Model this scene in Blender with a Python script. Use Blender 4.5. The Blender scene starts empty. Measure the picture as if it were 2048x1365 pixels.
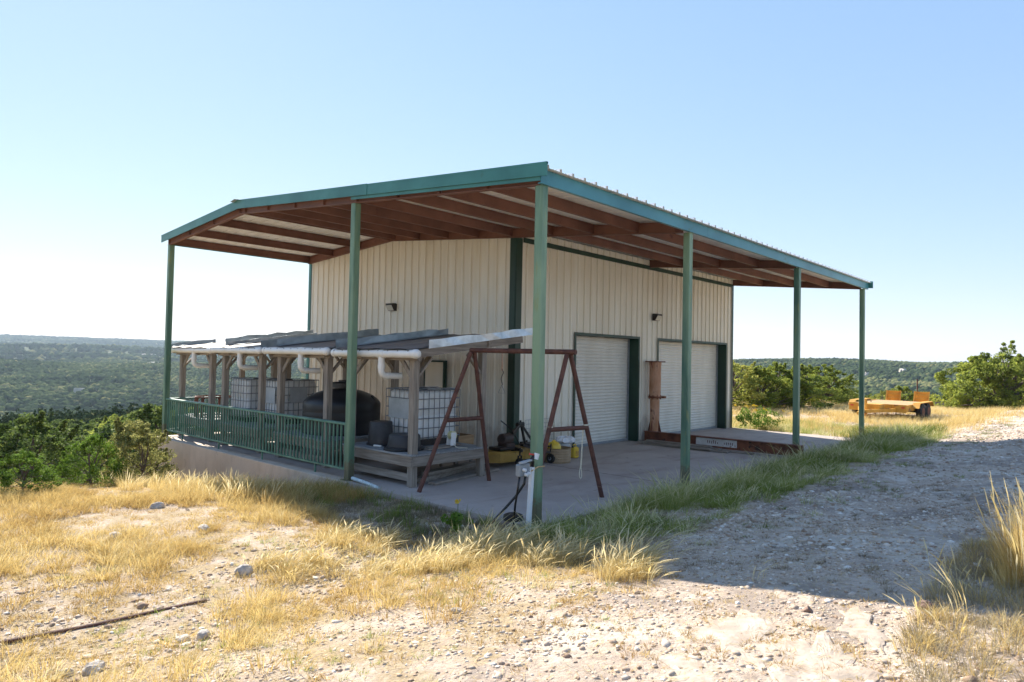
import bpy, math, random
import numpy as np
from mathutils import Vector, Matrix
random.seed(7)
R0 = np.random.default_rng(7)
scene = bpy.context.scene
COL = scene.collection
D = math.radians

# ------------------------------------------------------------------ camera
cam_d = bpy.data.cameras.new("camera"); cam = bpy.data.objects.new("camera", cam_d); COL.objects.link(cam)
CAM = Vector((-7.6263, -6.3899, 2.4301)); yaw, pitch, roll = 0.7374, 0.0268, 0.0205
F = Vector((math.cos(yaw)*math.cos(pitch), math.sin(yaw)*math.cos(pitch), math.sin(pitch)))
Rt = Vector((math.sin(yaw), -math.cos(yaw), 0)); Up = Rt.cross(F)
R2 = math.cos(roll)*Rt + math.sin(roll)*Up; U2 = -math.sin(roll)*Rt + math.cos(roll)*Up
m = Matrix((R2, U2, -F)).transposed().to_4x4(); m.translation = CAM
cam.matrix_world = m
cam_d.sensor_width = 36; cam_d.lens = 1339.07/2048*36
cam_d.clip_start = 0.05; cam_d.clip_end = 20000
cam_d.dof.use_dof = True; cam_d.dof.focus_distance = 12.5; cam_d.dof.aperture_fstop = 3.5
scene.camera = cam

# ------------------------------------------------------------------ light
SUN = Vector((1.55, 6.3, 4.9)).normalized()
elev = math.asin(SUN.z); az = math.atan2(SUN.x, SUN.y)
world = bpy.data.worlds.new("World"); scene.world = world; world.use_nodes = True
nt = world.node_tree; bg = nt.nodes["Background"]
sky = nt.nodes.new("ShaderNodeTexSky"); sky.sky_type = 'NISHITA'; sky.sun_disc = False
sky.sun_elevation = elev; sky.sun_rotation = az; sky.air_density = 1.0; sky.dust_density = 0.05; sky.ozone_density = 1.5
sky.altitude = 400
sep = nt.nodes.new("ShaderNodeSeparateColor"); cmb = nt.nodes.new("ShaderNodeCombineColor"); nt.links.new(sky.outputs[0], sep.inputs[0])
for k, (ga, am) in enumerate(((0.62, 3.40*0.1**0.62), (0.47, 3.18*0.1**0.47), (0.20, 3.12*0.1**0.20))):   # camera-like tone curve on the sky
    pw = nt.nodes.new("ShaderNodeMath"); pw.operation = 'POWER'; pw.inputs[1].default_value = ga; nt.links.new(sep.outputs[k], pw.inputs[0])
    ml = nt.nodes.new("ShaderNodeMath"); ml.operation = 'MULTIPLY'; ml.inputs[1].default_value = am; nt.links.new(pw.outputs[0], ml.inputs[0]); nt.links.new(ml.outputs[0], cmb.inputs[k])
nt.links.new(cmb.outputs[0], bg.inputs[0]); bg.inputs[1].default_value = 0.130
sl = bpy.data.lights.new("sun", 'SUN'); sl.energy = 4.1; sl.angle = D(0.55); sl.color = (1.0, 0.93, 0.82)
so = bpy.data.objects.new("sun", sl); COL.objects.link(so)
so.rotation_euler = SUN.to_track_quat('Z', 'Y').to_euler()
scene.view_settings.view_transform = 'Standard'; scene.view_settings.look = 'None'
scene.view_settings.gamma = 1; scene.view_settings.exposure = 1.55
scene.cycles.max_bounces = 7; scene.cycles.diffuse_bounces = 4; scene.cycles.transparent_max_bounces = 8
scene.cycles.volume_bounces = 0; HAZE = 0.00011; scene.cycles.caustics_reflective = False; scene.cycles.caustics_refractive = False

# ------------------------------------------------------------------ helpers
def link(nt, a, b): nt.links.new(a, b)
def ramp(nt, fac, stops, interp='LINEAR'):
    r = nt.nodes.new("ShaderNodeValToRGB"); r.color_ramp.interpolation = interp
    e = r.color_ramp.elements
    while len(e) < len(stops): e.new(0.5)
    for k, (p, c) in enumerate(stops):
        e[k].position = p; e[k].color = (c[0], c[1], c[2], 1) if len(c) == 3 else c
    link(nt, fac, r.inputs[0]); return r.outputs[0]
def noise(nt, vec, scale, detail=5, rough=0.55, dist=0.0):
    n = nt.nodes.new("ShaderNodeTexNoise"); n.inputs['Scale'].default_value = scale; n.inputs['Detail'].default_value = detail
    n.inputs['Roughness'].default_value = rough; n.inputs['Distortion'].default_value = dist
    link(nt, vec, n.inputs['Vector']); return n.outputs['Fac']
def mixc(nt, fac, a, b, mode='MIX'):
    n = nt.nodes.new("ShaderNodeMix"); n.data_type = 'RGBA'; n.blend_type = mode
    for s, v in ((n.inputs[0], fac), (n.inputs[6], a), (n.inputs[7], b)):
        if isinstance(v, (int, float)): s.default_value = v
        elif isinstance(v, tuple): s.default_value = (v[0], v[1], v[2], 1)
        else: link(nt, v, s)
    return n.outputs[2]
def mth(nt, op, a, b=0.0, clamp=False):
    n = nt.nodes.new("ShaderNodeMath"); n.operation = op; n.use_clamp = clamp
    for s, v in ((n.inputs[0], a), (n.inputs[1], b)):
        if isinstance(v, (int, float)): s.default_value = v
        else: link(nt, v, s)
    return n.outputs[0]
def bump(nt, h, strength, dist=0.02):
    b = nt.nodes.new("ShaderNodeBump"); b.inputs['Strength'].default_value = strength; b.inputs['Distance'].default_value = dist
    link(nt, h, b.inputs['Height']); return b.outputs[0]
def newmat(name):
    mm = bpy.data.materials.new(name); mm.use_nodes = True
    return mm, mm.node_tree, mm.node_tree.nodes["Principled BSDF"]
def mat(name, c1, c2=None, scale=4, rough=0.6, metal=0.0, st=(1, 1, 1), spots=None, b=0.0, bscale=30, lo=0.35, hi=0.65, spec=0.5):
    mm, nt, p = newmat(name)
    tc = nt.nodes.new("ShaderNodeTexCoord"); mp = nt.nodes.new("ShaderNodeMapping"); mp.inputs['Scale'].default_value = st
    link(nt, tc.outputs['Object'], mp.inputs[0]); v = mp.outputs[0]
    c = c1
    if c2 is not None:
        c = ramp(nt, noise(nt, v, scale), [(lo, c1), (hi, c2)])
    if spots:  # (colour, scale, threshold)
        f = ramp(nt, noise(nt, v, spots[1], 7, 0.65), [(spots[2], (0, 0, 0)), (spots[2]+0.07, (1, 1, 1))])
        c = mixc(nt, f, c, spots[0])
    if isinstance(c, tuple): p.inputs['Base Color'].default_value = (*c, 1)
    else: link(nt, c, p.inputs['Base Color'])
    p.inputs['Roughness'].default_value = rough; p.inputs['Metallic'].default_value = metal
    p.inputs['Specular IOR Level'].default_value = spec
    if b: link(nt, bump(nt, noise(nt, v, bscale), b, 0.01), p.inputs['Normal'])
    return mm

class MB:
    def __init__(s): s.v = []; s.f = []
    def quad(s, *p):
        n = len(s.v); s.v += [tuple(q) for q in p]; s.f.append(tuple(range(n, n+len(p)))); return s
    def box(s, x0, y0, z0, x1, y1, z1):
        n = len(s.v)
        s.v += [(x0, y0, z0), (x1, y0, z0), (x1, y1, z0), (x0, y1, z0), (x0, y0, z1), (x1, y0, z1), (x1, y1, z1), (x0, y1, z1)]
        s.f += [tuple(n+i for i in q) for q in ((0, 3, 2, 1), (4, 5, 6, 7), (0, 1, 5, 4), (1, 2, 6, 5), (2, 3, 7, 6), (3, 0, 4, 7))]
        return s
    def frame(s, p, q, up=(0, 0, 1)):
        p = Vector(p); q = Vector(q); d = (q-p).normalized(); up = Vector(up)
        if abs(d.dot(up)) > 0.99: up = Vector((0, 1, 0))
        a = d.cross(up).normalized(); u = a.cross(d); return p, q, d, a, u
    def ext(s, prof, p, q, up=(0, 0, 1), closed=True, cap=True):
        p, q, d, a, u = s.frame(p, q, up); n = len(s.v); k = len(prof)
        for o in (p, q):
            for (x, y) in prof: s.v.append(tuple(o + a*x + u*y))
        for i in range(k if closed else k-1):
            j = (i+1) % k; s.f.append((n+i, n+j, n+k+j, n+k+i))
        if closed and cap: s.f.append(tuple(n+i for i in range(k-1, -1, -1))); s.f.append(tuple(n+k+i for i in range(k)))
        return s
    def bar(s, p, q, w, h, up=(0, 0, 1)):
        return s.ext([(-w/2, -h/2), (w/2, -h/2), (w/2, h/2), (-w/2, h/2)], p, q, up)
    def tube(s, pts, r, n=8, cap=True):
        pts = [Vector(p) for p in pts]; rs = r if isinstance(r, (list, tuple)) else [r]*len(pts)
        base = len(s.v); pu = None
        for i, p in enumerate(pts):
            d = (pts[min(i+1, len(pts)-1)] - pts[max(i-1, 0)])
            d = d.normalized() if d.length > 1e-9 else Vector((0, 0, 1))
            if pu is None: pu = Vector((0, 0, 1)) if abs(d.z) < 0.9 else Vector((1, 0, 0))
            a = d.cross(pu)
            if a.length < 1e-4: a = d.cross(Vector((0.3, 1, 0.1)))
            a.normalize(); pu = a.cross(d).normalized()
            for k in range(n):
                t = 2*math.pi*k/n; s.v.append(tuple(p + (a*math.cos(t)+pu*math.sin(t))*rs[i]))
        for i in range(len(pts)-1):
            for k in range(n):
                a0 = base+i*n+k; b0 = base+i*n+(k+1) % n; s.f.append((a0, b0, b0+n, a0+n))
        if cap:
            s.f.append(tuple(base+k for k in range(n-1, -1, -1))); e = base+(len(pts)-1)*n; s.f.append(tuple(e+k for k in range(n)))
        return s
    def lathe(s, prof, c=(0, 0, 0), n=24):
        base = len(s.v)
        for (r, z) in prof:
            for k in range(n):
                t = 2*math.pi*k/n; s.v.append((c[0]+r*math.cos(t), c[1]+r*math.sin(t), c[2]+z))
        for i in range(len(prof)-1):
            for k in range(n):
                a0 = base+i*n+k; b0 = base+i*n+(k+1) % n; s.f.append((a0, b0, b0+n, a0+n))
        s.f.append(tuple(base+k for k in range(n-1, -1, -1))); e = base+(len(prof)-1)*n; s.f.append(tuple(e+k for k in range(n)))
        return s
OFF = {}
def root_of(o):
    while o.parent: o = o.parent
    return o
def obj(name, mb, mt, parent=None, smooth=False, label=None, cat=None, group=None, kind=None, bevel=0):
    me = bpy.data.meshes.new(name)
    off = OFF.get(root_of(parent).name, (0, 0, 0)) if parent else (0, 0, 0)
    v = [(a-off[0], b-off[1], c-off[2]) for a, b, c in mb.v] if any(off) else mb.v
    me.from_pydata(v, [], mb.f); me.update()
    me.materials.append(mt)
    if smooth: me.polygons.foreach_set('use_smooth', [True]*len(me.polygons))
    if smooth == 'auto':
        try: me.set_sharp_from_angle(angle=D(40))
        except Exception: pass
    o = bpy.data.objects.new(name, me); COL.objects.link(o)
    if parent: o.parent = parent
    if bevel:
        bm = o.modifiers.new('bevel', 'BEVEL'); bm.width = bevel; bm.segments = 1; bm.limit_method = 'ANGLE'
    tag(o, label, cat, group, kind); return o
def tag(o, label=None, cat=None, group=None, kind=None):
    for k, v in (('label', label), ('category', cat), ('group', group), ('kind', kind)):
        if v: o[k] = v
    return o
def thing(name, label, cat, loc=(0, 0, 0), rz=0, group=None, world=True):
    o = bpy.data.objects.new(name, None); COL.objects.link(o); o.empty_display_size = 0.1
    o.location = loc; o.rotation_euler = (0, 0, rz)
    if world: OFF[o.name] = tuple(loc)
    return tag(o, label, cat, group)
def dup(root, loc=None, rz=None, sc=None, label=None):
    r = root.copy(); COL.objects.link(r)
    if loc is not None: r.location = loc
    if rz is not None: r.rotation_euler = (0, 0, rz)
    if sc is not None: r.scale = sc
    if label: r['label'] = label
    def rec(a, b):
        for ch in list(a.children):
            c = ch.copy(); COL.objects.link(c); c.parent = b; rec(ch, c)
    rec(root, r); return r
def bigmesh(name, V, Q, mt, parent=None, col=None, nside=4, smooth=False, matidx=None):
    """V (n,3) array, Q (m,nside) int array, col (m,) per face value"""
    me = bpy.data.meshes.new(name); nv = len(V); nf = len(Q)
    me.vertices.add(nv); me.vertices.foreach_set('co', np.ascontiguousarray(V, dtype=np.float32).ravel())
    me.loops.add(nf*nside); me.loops.foreach_set('vertex_index', np.ascontiguousarray(Q, dtype=np.int32).ravel())
    me.polygons.add(nf); me.polygons.foreach_set('loop_start', np.arange(nf, dtype=np.int32)*nside)
    if smooth: me.polygons.foreach_set('use_smooth', np.ones(nf, dtype=bool))
    me.update(calc_edges=True)
    if col is not None:
        a = me.attributes.new('tone', 'FLOAT', 'FACE'); a.data.foreach_set('value', np.ascontiguousarray(col, dtype=np.float32))
    me.materials.append(mt)
    o = bpy.data.objects.new(name, me); COL.objects.link(o)
    if parent: o.parent = parent
    return o

# value noise for terrain and planting
def vnoise(x, y, seed=0):
    xi = np.floor(x).astype(np.int64); yi = np.floor(y).astype(np.int64); xf = x-xi; yf = y-yi
    def h(a, b):
        n = (a*374761393 + b*668265263 + seed*974711) & 0x7fffffff
        n = ((n ^ (n >> 13))*1274126177) & 0x7fffffff
        return ((n ^ (n >> 16)) & 0xffff)/65535.0
    u = xf*xf*(3-2*xf); v = yf*yf*(3-2*yf)
    return (h(xi, yi)*(1-u)+h(xi+1, yi)*u)*(1-v) + (h(xi, yi+1)*(1-u)+h(xi+1, yi+1)*u)*v
def fbm(x, y, sc, octs=4, seed=0):
    t = 0; a = 1; s = 0
    for k in range(octs): t = t + a*vnoise(x*sc*2**k+17.3*k, y*sc*2**k-9.1*k, seed+k); s += a; a *= 0.5
    return t/s
#TERRAIN
def sstep(x, a, b):
    t = np.clip((x-a)/(b-a), 0, 1); return t*t*(3-2*t)
def terrain(x, y, detail=True):
    x = np.asarray(x, float); y = np.asarray(y, float)
    dx = x+7.63; dy = y+6.39; r = np.hypot(dx, dy); th = np.degrees(np.arctan2(dy, dx)) - 42.25   # + = left of view
    z = np.where(y < 0, -0.06 + 0.13*np.clip(-y, 0, 4.3) + 0.11*np.clip(-y-4.3, 0, 3) + 0.02*np.clip(-y-7.3, 0, 20), -0.06)
    s = y - 0.22*np.clip(x-3, 0, 60) + 1.15*np.clip(x+1.2, -6, 0)
    z = z - np.interp(s, [0, 3, 5, 7, 9.5, 13.4, 20, 35, 60, 100, 130, 200, 300, 400], [0, 0.02, .1, .3, .75, 1.45, 2.9, 5.6, 7.9, 9.4, 13, 30, 47, 49])
    z = z - np.interp(x, [0, 38, 46, 60, 100, 200, 330], [0, 0, .4, 2.2, 7, 24, 40])*(1-0.5*sstep(th, 0, 20))
    z = z - 0.05*np.clip(-x-9, 0, 12) - np.interp(-x, [0, 30, 100, 300], [0, 0, 8, 40])
    # far country
    wl = sstep(th, -20, 5)
    zl = np.interp(r, [300, 480, 620, 1000, 1600, 2600, 3400, 6500], [-48, -50, -44, -20, -2, 10, 48, 46])
    zr = np.interp(r, [250, 360, 500, 900, 1050, 1500, 6500], [-42, -42, -30, 4, 6, -10, -10])
    zr = zr - 7*sstep(-th, 24, 38)*sstep(r, 500, 900)
    zf = zl*wl + zr*(1-wl)
    zf = zf + 42*(fbm(x, y, 1/420., 4, 5)-0.5)*sstep(r, 300, 900)*np.clip(1600/np.maximum(r,1),0.2,1)
    w = sstep(r, 230, 400)
    z = z*(1-w) + zf*w
    if detail:
        near = 1-sstep(r, 60, 160)
        z = z + near*(0.07*(fbm(x, y, 0.45, 3, 11)-0.5) + 0.02*(fbm(x, y, 3.0, 3, 12)-0.5)) + sstep(r, 40, 200)*2.0*(fbm(x, y, 1/45., 3, 14)-0.5)
        # humps of the bank below the slab and worn wheel tracks
        z = z - 0.16*np.exp(-((x+0.2)**2/0.5))*sstep(y, 4.6, 6.5)*(x < -0.1) - 0.05*np.exp(-((y+3.6)/0.5)**2)*sstep(x, -2, 2)
    ins = (x > -0.12) & (x < 16.85) & (y > -0.1) & (y < 14.0)
    z = np.where(ins, np.minimum(z, -0.3), z)
    edge = (~ins) & (x > -0.5) & (x < 17.3) & (y > -0.5) & (y < 14.4)
    z = np.where(edge, np.minimum(z, -0.035), z)
    return z
#ENDTERRAIN
def tz(x, y): return float(terrain(np.array([x]), np.array([y]))[0])

# ------------------------------------------------------------------ materials
TEAL = mat('teal_trim_paint', (0.022, 0.135, 0.125), (0.040, 0.19, 0.17), 1.5, 0.38, spots=((0.03, 0.10, 0.07), 2.0, 0.66), b=0.15, bscale=3)
TEAL_SKY = mat('teal_eave_paint_sky_tinted', (0.035, 0.17, 0.21), (0.06, 0.24, 0.29), 1.2, 0.32, spots=((0.05, 0.13, 0.08), 1.6, 0.62), b=0.15, bscale=3)  # eave beam's teal paint with the sky's blue reflection mixed into its colour
GREEN = mat('faded_green_post_paint', (0.05, 0.13, 0.09), (0.19, 0.29, 0.18), 1.3, 0.45, st=(3, 3, 0.5), spots=((0.20, 0.24, 0.10), 2.2, 0.60), b=0.2, bscale=20)
DGREEN = mat('dark_green_trim_paint', (0.008, 0.032, 0.020), (0.014, 0.052, 0.032), 1.5, 0.45)
RGREEN = mat('railing_green_paint', (0.055, 0.155, 0.115), (0.12, 0.25, 0.185), 3, 0.42, spots=((0.14, 0.10, 0.05), 6, 0.70))
PRIMER = mat('red_oxide_primer', (0.135, 0.055, 0.036), (0.205, 0.088, 0.058), 1.4, 0.62, st=(1, 1, 1), spots=((0.11, 0.036, 0.03), 3, 0.62))
WALLM, nt, p = newmat('cream_metal_panel')
tc = nt.nodes.new("ShaderNodeTexCoord")
mp = nt.nodes.new("ShaderNodeMapping"); mp.inputs['Scale'].default_value = (1, 1, 0.12); link(nt, tc.outputs['Object'], mp.inputs[0])
c = ramp(nt, noise(nt, mp.outputs[0], 3, 6), [(0.3, (0.80, 0.75, 0.64)), (0.7, (0.88, 0.855, 0.78))])
f = ramp(nt, noise(nt, mp.outputs[0], 9, 7, 0.7), [(0.62, (0, 0, 0)), (0.72, (1, 1, 1))])
c = mixc(nt, mth(nt, 'MULTIPLY', f, 0.42), c, (0.42, 0.36, 0.27))
mp2 = nt.nodes.new("ShaderNodeMapping"); mp2.inputs['Scale'].default_value = (1, 1, 0.06); link(nt, tc.outputs['Object'], mp2.inputs[0])
c = mixc(nt, ramp(nt, noise(nt, mp2.outputs[0], 1.6, 2), [(0.35, (0, 0, 0)), (0.65, (.25, .25, .25))]), c, (0.60, 0.54, 0.43))
sx = nt.nodes.new("ShaderNodeSeparateXYZ"); link(nt, tc.outputs['Object'], sx.inputs[0])
dz = mth(nt, 'ADD', sx.outputs[2], mth(nt, 'MULTIPLY', noise(nt, tc.outputs['Object'], 4), -0.9))
f = ramp(nt, dz, [(-0.42+0.5, (1, 1, 1)), (0.32, (0, 0, 0))])
c = mixc(nt, mth(nt, 'MULTIPLY', f, 0.4), c, (0.36, 0.29, 0.22)); link(nt, c, p.inputs['Base Color'])
p.inputs['Roughness'].default_value = 0.42
link(nt, bump(nt, noise(nt, tc.outputs['Object'], 2.2), 0.25, 0.02), p.inputs['Normal'])
DOORM = mat('white_roll_door_steel', (0.68, 0.65, 0.585), (0.77, 0.745, 0.69), 2, 0.4, st=(1, 1, 0.3), spots=((0.50, 0.44, 0.35), 5, 0.72))
ROOFM = mat('galvalume_roof_sheet', (0.76, 0.76, 0.75), (0.84, 0.84, 0.83), 2.5, 0.42, 0.0, st=(1, .2, 1), b=0.1, bscale=6)
GALV = mat('galvanised_flashing', (0.42, 0.47, 0.52), (0.60, 0.66, 0.72), 6, 0.34, 0.7, b=0.3, bscale=6)
GALVD = mat('weathered_flashing', (0.24, 0.29, 0.33), (0.43, 0.49, 0.53), 3, 0.4, 0.35, b=0.5, bscale=4)
FELT = mat('dark_roof_sheet', (0.16, 0.145, 0.14), (0.22, 0.20, 0.195), 3, 0.6, 0.0, b=0.2, bscale=3)
def woodmat(name, a, b2, ax):
    st = [9, 9, 9]; st[ax] = 0.7
    return mat(name, a, b2, 2.6, 0.82, st=tuple(st), spots=((a[0]*0.45, a[1]*0.42, a[2]*0.4), 1.1, 0.66), b=0.35, bscale=4)
WZ = woodmat('weathered_timber_upright', (0.20, 0.165, 0.135), (0.33, 0.285, 0.235), 2)
WX = woodmat('weathered_timber_x', (0.19, 0.155, 0.125), (0.32, 0.275, 0.23), 0)
WY = woodmat('weathered_timber_y', (0.19, 0.155, 0.125), (0.32, 0.275, 0.23), 1)
WG = woodmat('grey_deck_board', (0.20, 0.20, 0.20), (0.34, 0.335, 0.325), 1)
WN = woodmat('newer_lumber', (0.30, 0.18, 0.09), (0.42, 0.27, 0.14), 0)
PVC = mat('white_pvc', (0.70, 0.68, 0.63), (0.78, 0.77, 0.74), 3, 0.38, spots=((0.50, 0.40, 0.30), 3.5, 0.68))
RUST = mat('dark_rusted_pipe', (0.075, 0.028, 0.020), (0.14, 0.055, 0.036), 7, 0.75, spots=((0.26, 0.12, 0.07), 18, 0.66), b=0.3, bscale=60)
RUSTO = mat('orange_rusted_steel', (0.42, 0.20, 0.10), (0.62, 0.36, 0.24), 5, 0.8, st=(1, 1, .45), spots=((0.16, 0.06, 0.035), 5, 0.58), b=0.4, bscale=40)
RUSTB = mat('rusted_beam_steel', (0.11, 0.035, 0.022), (0.24, 0.085, 0.04), 4, 0.75, spots=((0.05, 0.025, 0.02), 3, 0.6), b=0.3, bscale=30)
BLACKP = mat('black_poly_plastic', (0.012, 0.012, 0.014), (0.022, 0.022, 0.025), 2, 0.42, spots=((0.05, 0.045, 0.04), 3, 0.66))
TUB = mat('black_rubber_tub', (0.020, 0.019, 0.022), (0.040, 0.038, 0.040), 3, 0.5, spots=((0.07, 0.06, 0.055), 5, 0.64))
BLACKM = mat('black_painted_steel', (0.010, 0.009, 0.009), (0.03, 0.02, 0.017), 8, 0.5)
RUBBER = mat('tyre_rubber', (0.012, 0.012, 0.012), (0.03, 0.028, 0.026), 12, 0.8)
HOSE = mat('black_hose', (0.010, 0.010, 0.012), rough=0.35)
CAGE = mat('grey_cage_tube', (0.16, 0.17, 0.19), (0.26, 0.27, 0.29), 9, 0.4, 0.6)
LABELP = mat('metal_label_plate', (0.34, 0.37, 0.40), (0.46, 0.50, 0.54), 3, 0.45, 0.3, b=0.3, bscale=6)
WHITEM = mat('white_enamel', (0.74, 0.75, 0.76), (0.80, 0.80, 0.80), 8, 0.4, spots=((0.4, 0.3, 0.25), 12, 0.7))
GREYM = mat('grey_box_plastic', (0.22, 0.24, 0.26), (0.30, 0.32, 0.34), 6, 0.5)
YEL = mat('yellow_machine_paint', (0.30, 0.165, 0.03), (0.42, 0.25, 0.05), 4, 0.45, spots=((0.16, 0.08, 0.03), 5, 0.62))
YELT = mat('trailer_yellow_paint', (0.52, 0.25, 0.03), (0.70, 0.37, 0.05), 2.5, 0.6, spots=((0.20, 0.085, 0.03), 3, 0.60))
YELJ = mat('yellow_jug_plastic', (0.72, 0.46, 0.04), (0.78, 0.55, 0.06), 6, 0.4)
TAN = mat('tan_ribbed_tub', (0.30, 0.20, 0.11), (0.40, 0.28, 0.16), 5, 0.6)
ROPE = mat('pale_rope', (0.62, 0.55, 0.42), (0.72, 0.66, 0.52), 40, 0.9)
BAGM = mat('white_plastic_bag', (0.70, 0.70, 0.74), (0.80, 0.80, 0.80), 9, 0.4, spots=((0.35, 0.10, 0.12), 9, 0.66))
LENS = mat('lamp_lens', (0.55, 0.53, 0.48), rough=0.15)
RED = mat('red_handle', (0.55, 0.05, 0.03), rough=0.4)
SAWDECK = mat('trailer_plank', (0.36, 0.23, 0.11), (0.52, 0.34, 0.15), 5, 0.8)
# translucent poly bottle
def poly(name, c1, c2):
    mm, nt, p = newmat(name); tc = nt.nodes.new("ShaderNodeTexCoord")
    c = ramp(nt, noise(nt, tc.outputs['Object'], 3), [(0.3, c1), (0.7, c2)]); link(nt, c, p.inputs['Base Color'])
    p.inputs['Roughness'].default_value = 0.4
    t = nt.nodes.new("ShaderNodeBsdfTranslucent"); link(nt, c, t.inputs[0]); ms = nt.nodes.new("ShaderNodeMixShader"); ms.inputs[0].default_value = 0.15
    out = nt.nodes["Material Output"]; link(nt, p.outputs[0], ms.inputs[1]); link(nt, t.outputs[0], ms.inputs[2]); link(nt, ms.outputs[0], out.inputs[0]); return mm
POLY = poly('white_poly_bottle', (0.80, 0.81, 0.80), (0.88, 0.89, 0.89))
nt = GREEN.node_tree; p = nt.nodes["Principled BSDF"]; src = p.inputs['Base Color'].links[0].from_socket
tcg = nt.nodes.new("ShaderNodeTexCoord"); gg = nt.nodes.new("ShaderNodeSeparateXYZ"); link(nt, tcg.outputs['Object'], gg.inputs[0])
ht_ = mth(nt, 'ADD', gg.outputs[2], mth(nt, 'MULTIPLY', noise(nt, tcg.outputs['Object'], 14, 6, 0.7), -0.62))
link(nt, mixc(nt, ramp(nt, ht_, [(-0.0, (.55, .55, .55)), (0.10, (0, 0, 0))]), src, (0.15, 0.07, 0.035)), p.inputs['Base Color'])
# concrete
def concrete(name, a, b2, stain, wall=False):
    mm, nt, p = newmat(name); tc = nt.nodes.new("ShaderNodeTexCoord"); v = tc.outputs['Object']
    c = ramp(nt, noise(nt, v, 0.9, 7, 0.6), [(0.35, a), (0.65, b2)])
    mp = nt.nodes.new("ShaderNodeMapping"); mp.inputs['Scale'].default_value = (1, 1, 0.25) if wall else (0.35, 1.0, 1); link(nt, v, mp.inputs[0])
    f = ramp(nt, noise(nt, mp.outputs[0], 1.7, 8, 0.65, 0.6), [(0.52, (0, 0, 0)), (0.68, (1, 1, 1))])
    c = mixc(nt, mth(nt, 'MULTIPLY', f, 0.6), c, stain)
    c = mixc(nt, mth(nt, 'MULTIPLY', noise(nt, v, 60, 3), 0.25), c, tuple(0.6*k for k in a))
    f2 = ramp(nt, noise(nt, v, 2.6, 4, 0.5, 1.2), [(0.66, (0, 0, 0)), (0.72, (1, 1, 1))]); c = mixc(nt, mth(nt, 'MULTIPLY', f2, 0.45), c, (0.13, 0.10, 0.085))
    link(nt, c, p.inputs['Base Color']); p.inputs['Roughness'].default_value = 0.85
    link(nt, bump(nt, noise(nt, v, 25, 6), 0.3, 0.01), p.inputs['Normal']); return mm
CONC = concrete('slab_concrete', (0.40, 0.33, 0.285), (0.49, 0.42, 0.37), (0.26, 0.18, 0.15))
CONCW = concrete('retaining_wall_concrete', (0.50, 0.39, 0.29), (0.64, 0.52, 0.41), (0.33, 0.26, 0.20), True)

# ground: pale caliche and limestone with soil patches, thin straw and dark scrub further out
def groundmat(name, road):
    mm, nt, p = newmat(name); g = nt.nodes.new("ShaderNodeNewGeometry"); v = g.outputs['Position']
    c = ramp(nt, noise(nt, v, 1.1, 8, 0.65), [(0.32, (0.38, 0.285, 0.205)), (0.5, (0.52, 0.41, 0.315)), (0.66, (0.62, 0.515, 0.41))])
    vo = nt.nodes.new("ShaderNodeTexVoronoi"); vo.inputs['Scale'].default_value = 26; link(nt, v, vo.inputs['Vector'])
    vs = nt.nodes.new("ShaderNodeSeparateColor"); link(nt, vo.outputs['Color'], vs.inputs[0])
    peb = ramp(nt, vs.outputs[0], [(0.2, (0.36, 0.26, 0.19)), (0.55, (0.56, 0.45, 0.35)), (0.9, (0.70, 0.61, 0.50))])
    c = mixc(nt, 0.45, c, peb)
    fine = ramp(nt, noise(nt, v, 75, 4, 0.7), [(0.33, (0.30, 0.21, 0.15)), (0.50, (0.60, 0.49, 0.39))])
    c = mixc(nt, 0.35, c, fine)
    vd = nt.nodes.new("ShaderNodeTexVoronoi"); vd.inputs['Scale'].default_value = 55; vd.inputs['Randomness'].default_value = 1; link(nt, v, vd.inputs['Vector'])
    sp = mth(nt, 'MULTIPLY', ramp(nt, vd.outputs['Distance'], [(0.16, (1, 1, 1)), (0.26, (0, 0, 0))]), ramp(nt, noise(nt, v, 3.5, 4), [(0.42, (0, 0, 0)), (0.58, (1, 1, 1))]))
    c = mixc(nt, mth(nt, 'MULTIPLY', sp, 0.75), c, (0.20, 0.135, 0.10))
    if road:
        dk_ = ramp(nt, noise(nt, v, 0.55, 7, 0.7, 0.8), [(0.47, (0, 0, 0)), (0.60, (1, 1, 1))]); c = mixc(nt, mth(nt, 'MULTIPLY', dk_, 0.62), c, (0.22, 0.18, 0.155))
    # bare limestone ledges
    lg = ramp(nt, noise(nt, v, 0.75, 5, 0.6, 0.5), [(0.54, (0, 0, 0)), (0.60, (1, 1, 1))])
    lcol = ramp(nt, noise(nt, v, 5, 8, 0.7), [(0.35, (0.42, 0.35, 0.28)), (0.5, (0.62, 0.54, 0.44)), (0.7, (0.72, 0.65, 0.56))])
    c = mixc(nt, mth(nt, 'MULTIPLY', lg, 0.85 if road else 0.35), c, lcol)
    if not road:
        sw = ramp(nt, noise(nt, v, 2.3, 6, 0.6), [(0.40, (0, 0, 0)), (0.56, (1, 1, 1))])
        scol = ramp(nt, noise(nt, v, 30, 4, 0.7), [(0.35, (0.26, 0.18, 0.09)), (0.65, (0.50, 0.39, 0.22))])
        c = mixc(nt, mth(nt, 'MULTIPLY', sw, 0.75), c, scol)
    link(nt, c, p.inputs['Base Color']); p.inputs['Roughness'].default_value = 0.95; p.inputs['Specular IOR Level'].default_value = 0.2
    b1 = mth(nt, 'ADD', mth(nt, 'MULTIPLY', mth(nt, 'MULTIPLY', vo.outputs['Distance'], noise(nt, v, 1.7, 3)), -0.6), mth(nt, 'MULTIPLY', noise(nt, v, 9, 9, 0.8), 1.6))
    link(nt, bump(nt, b1, 0.75, 0.035), p.inputs['Normal']); return mm
GND = groundmat('dry_rocky_ground', False); ROADM = groundmat('caliche_road', True)
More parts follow.
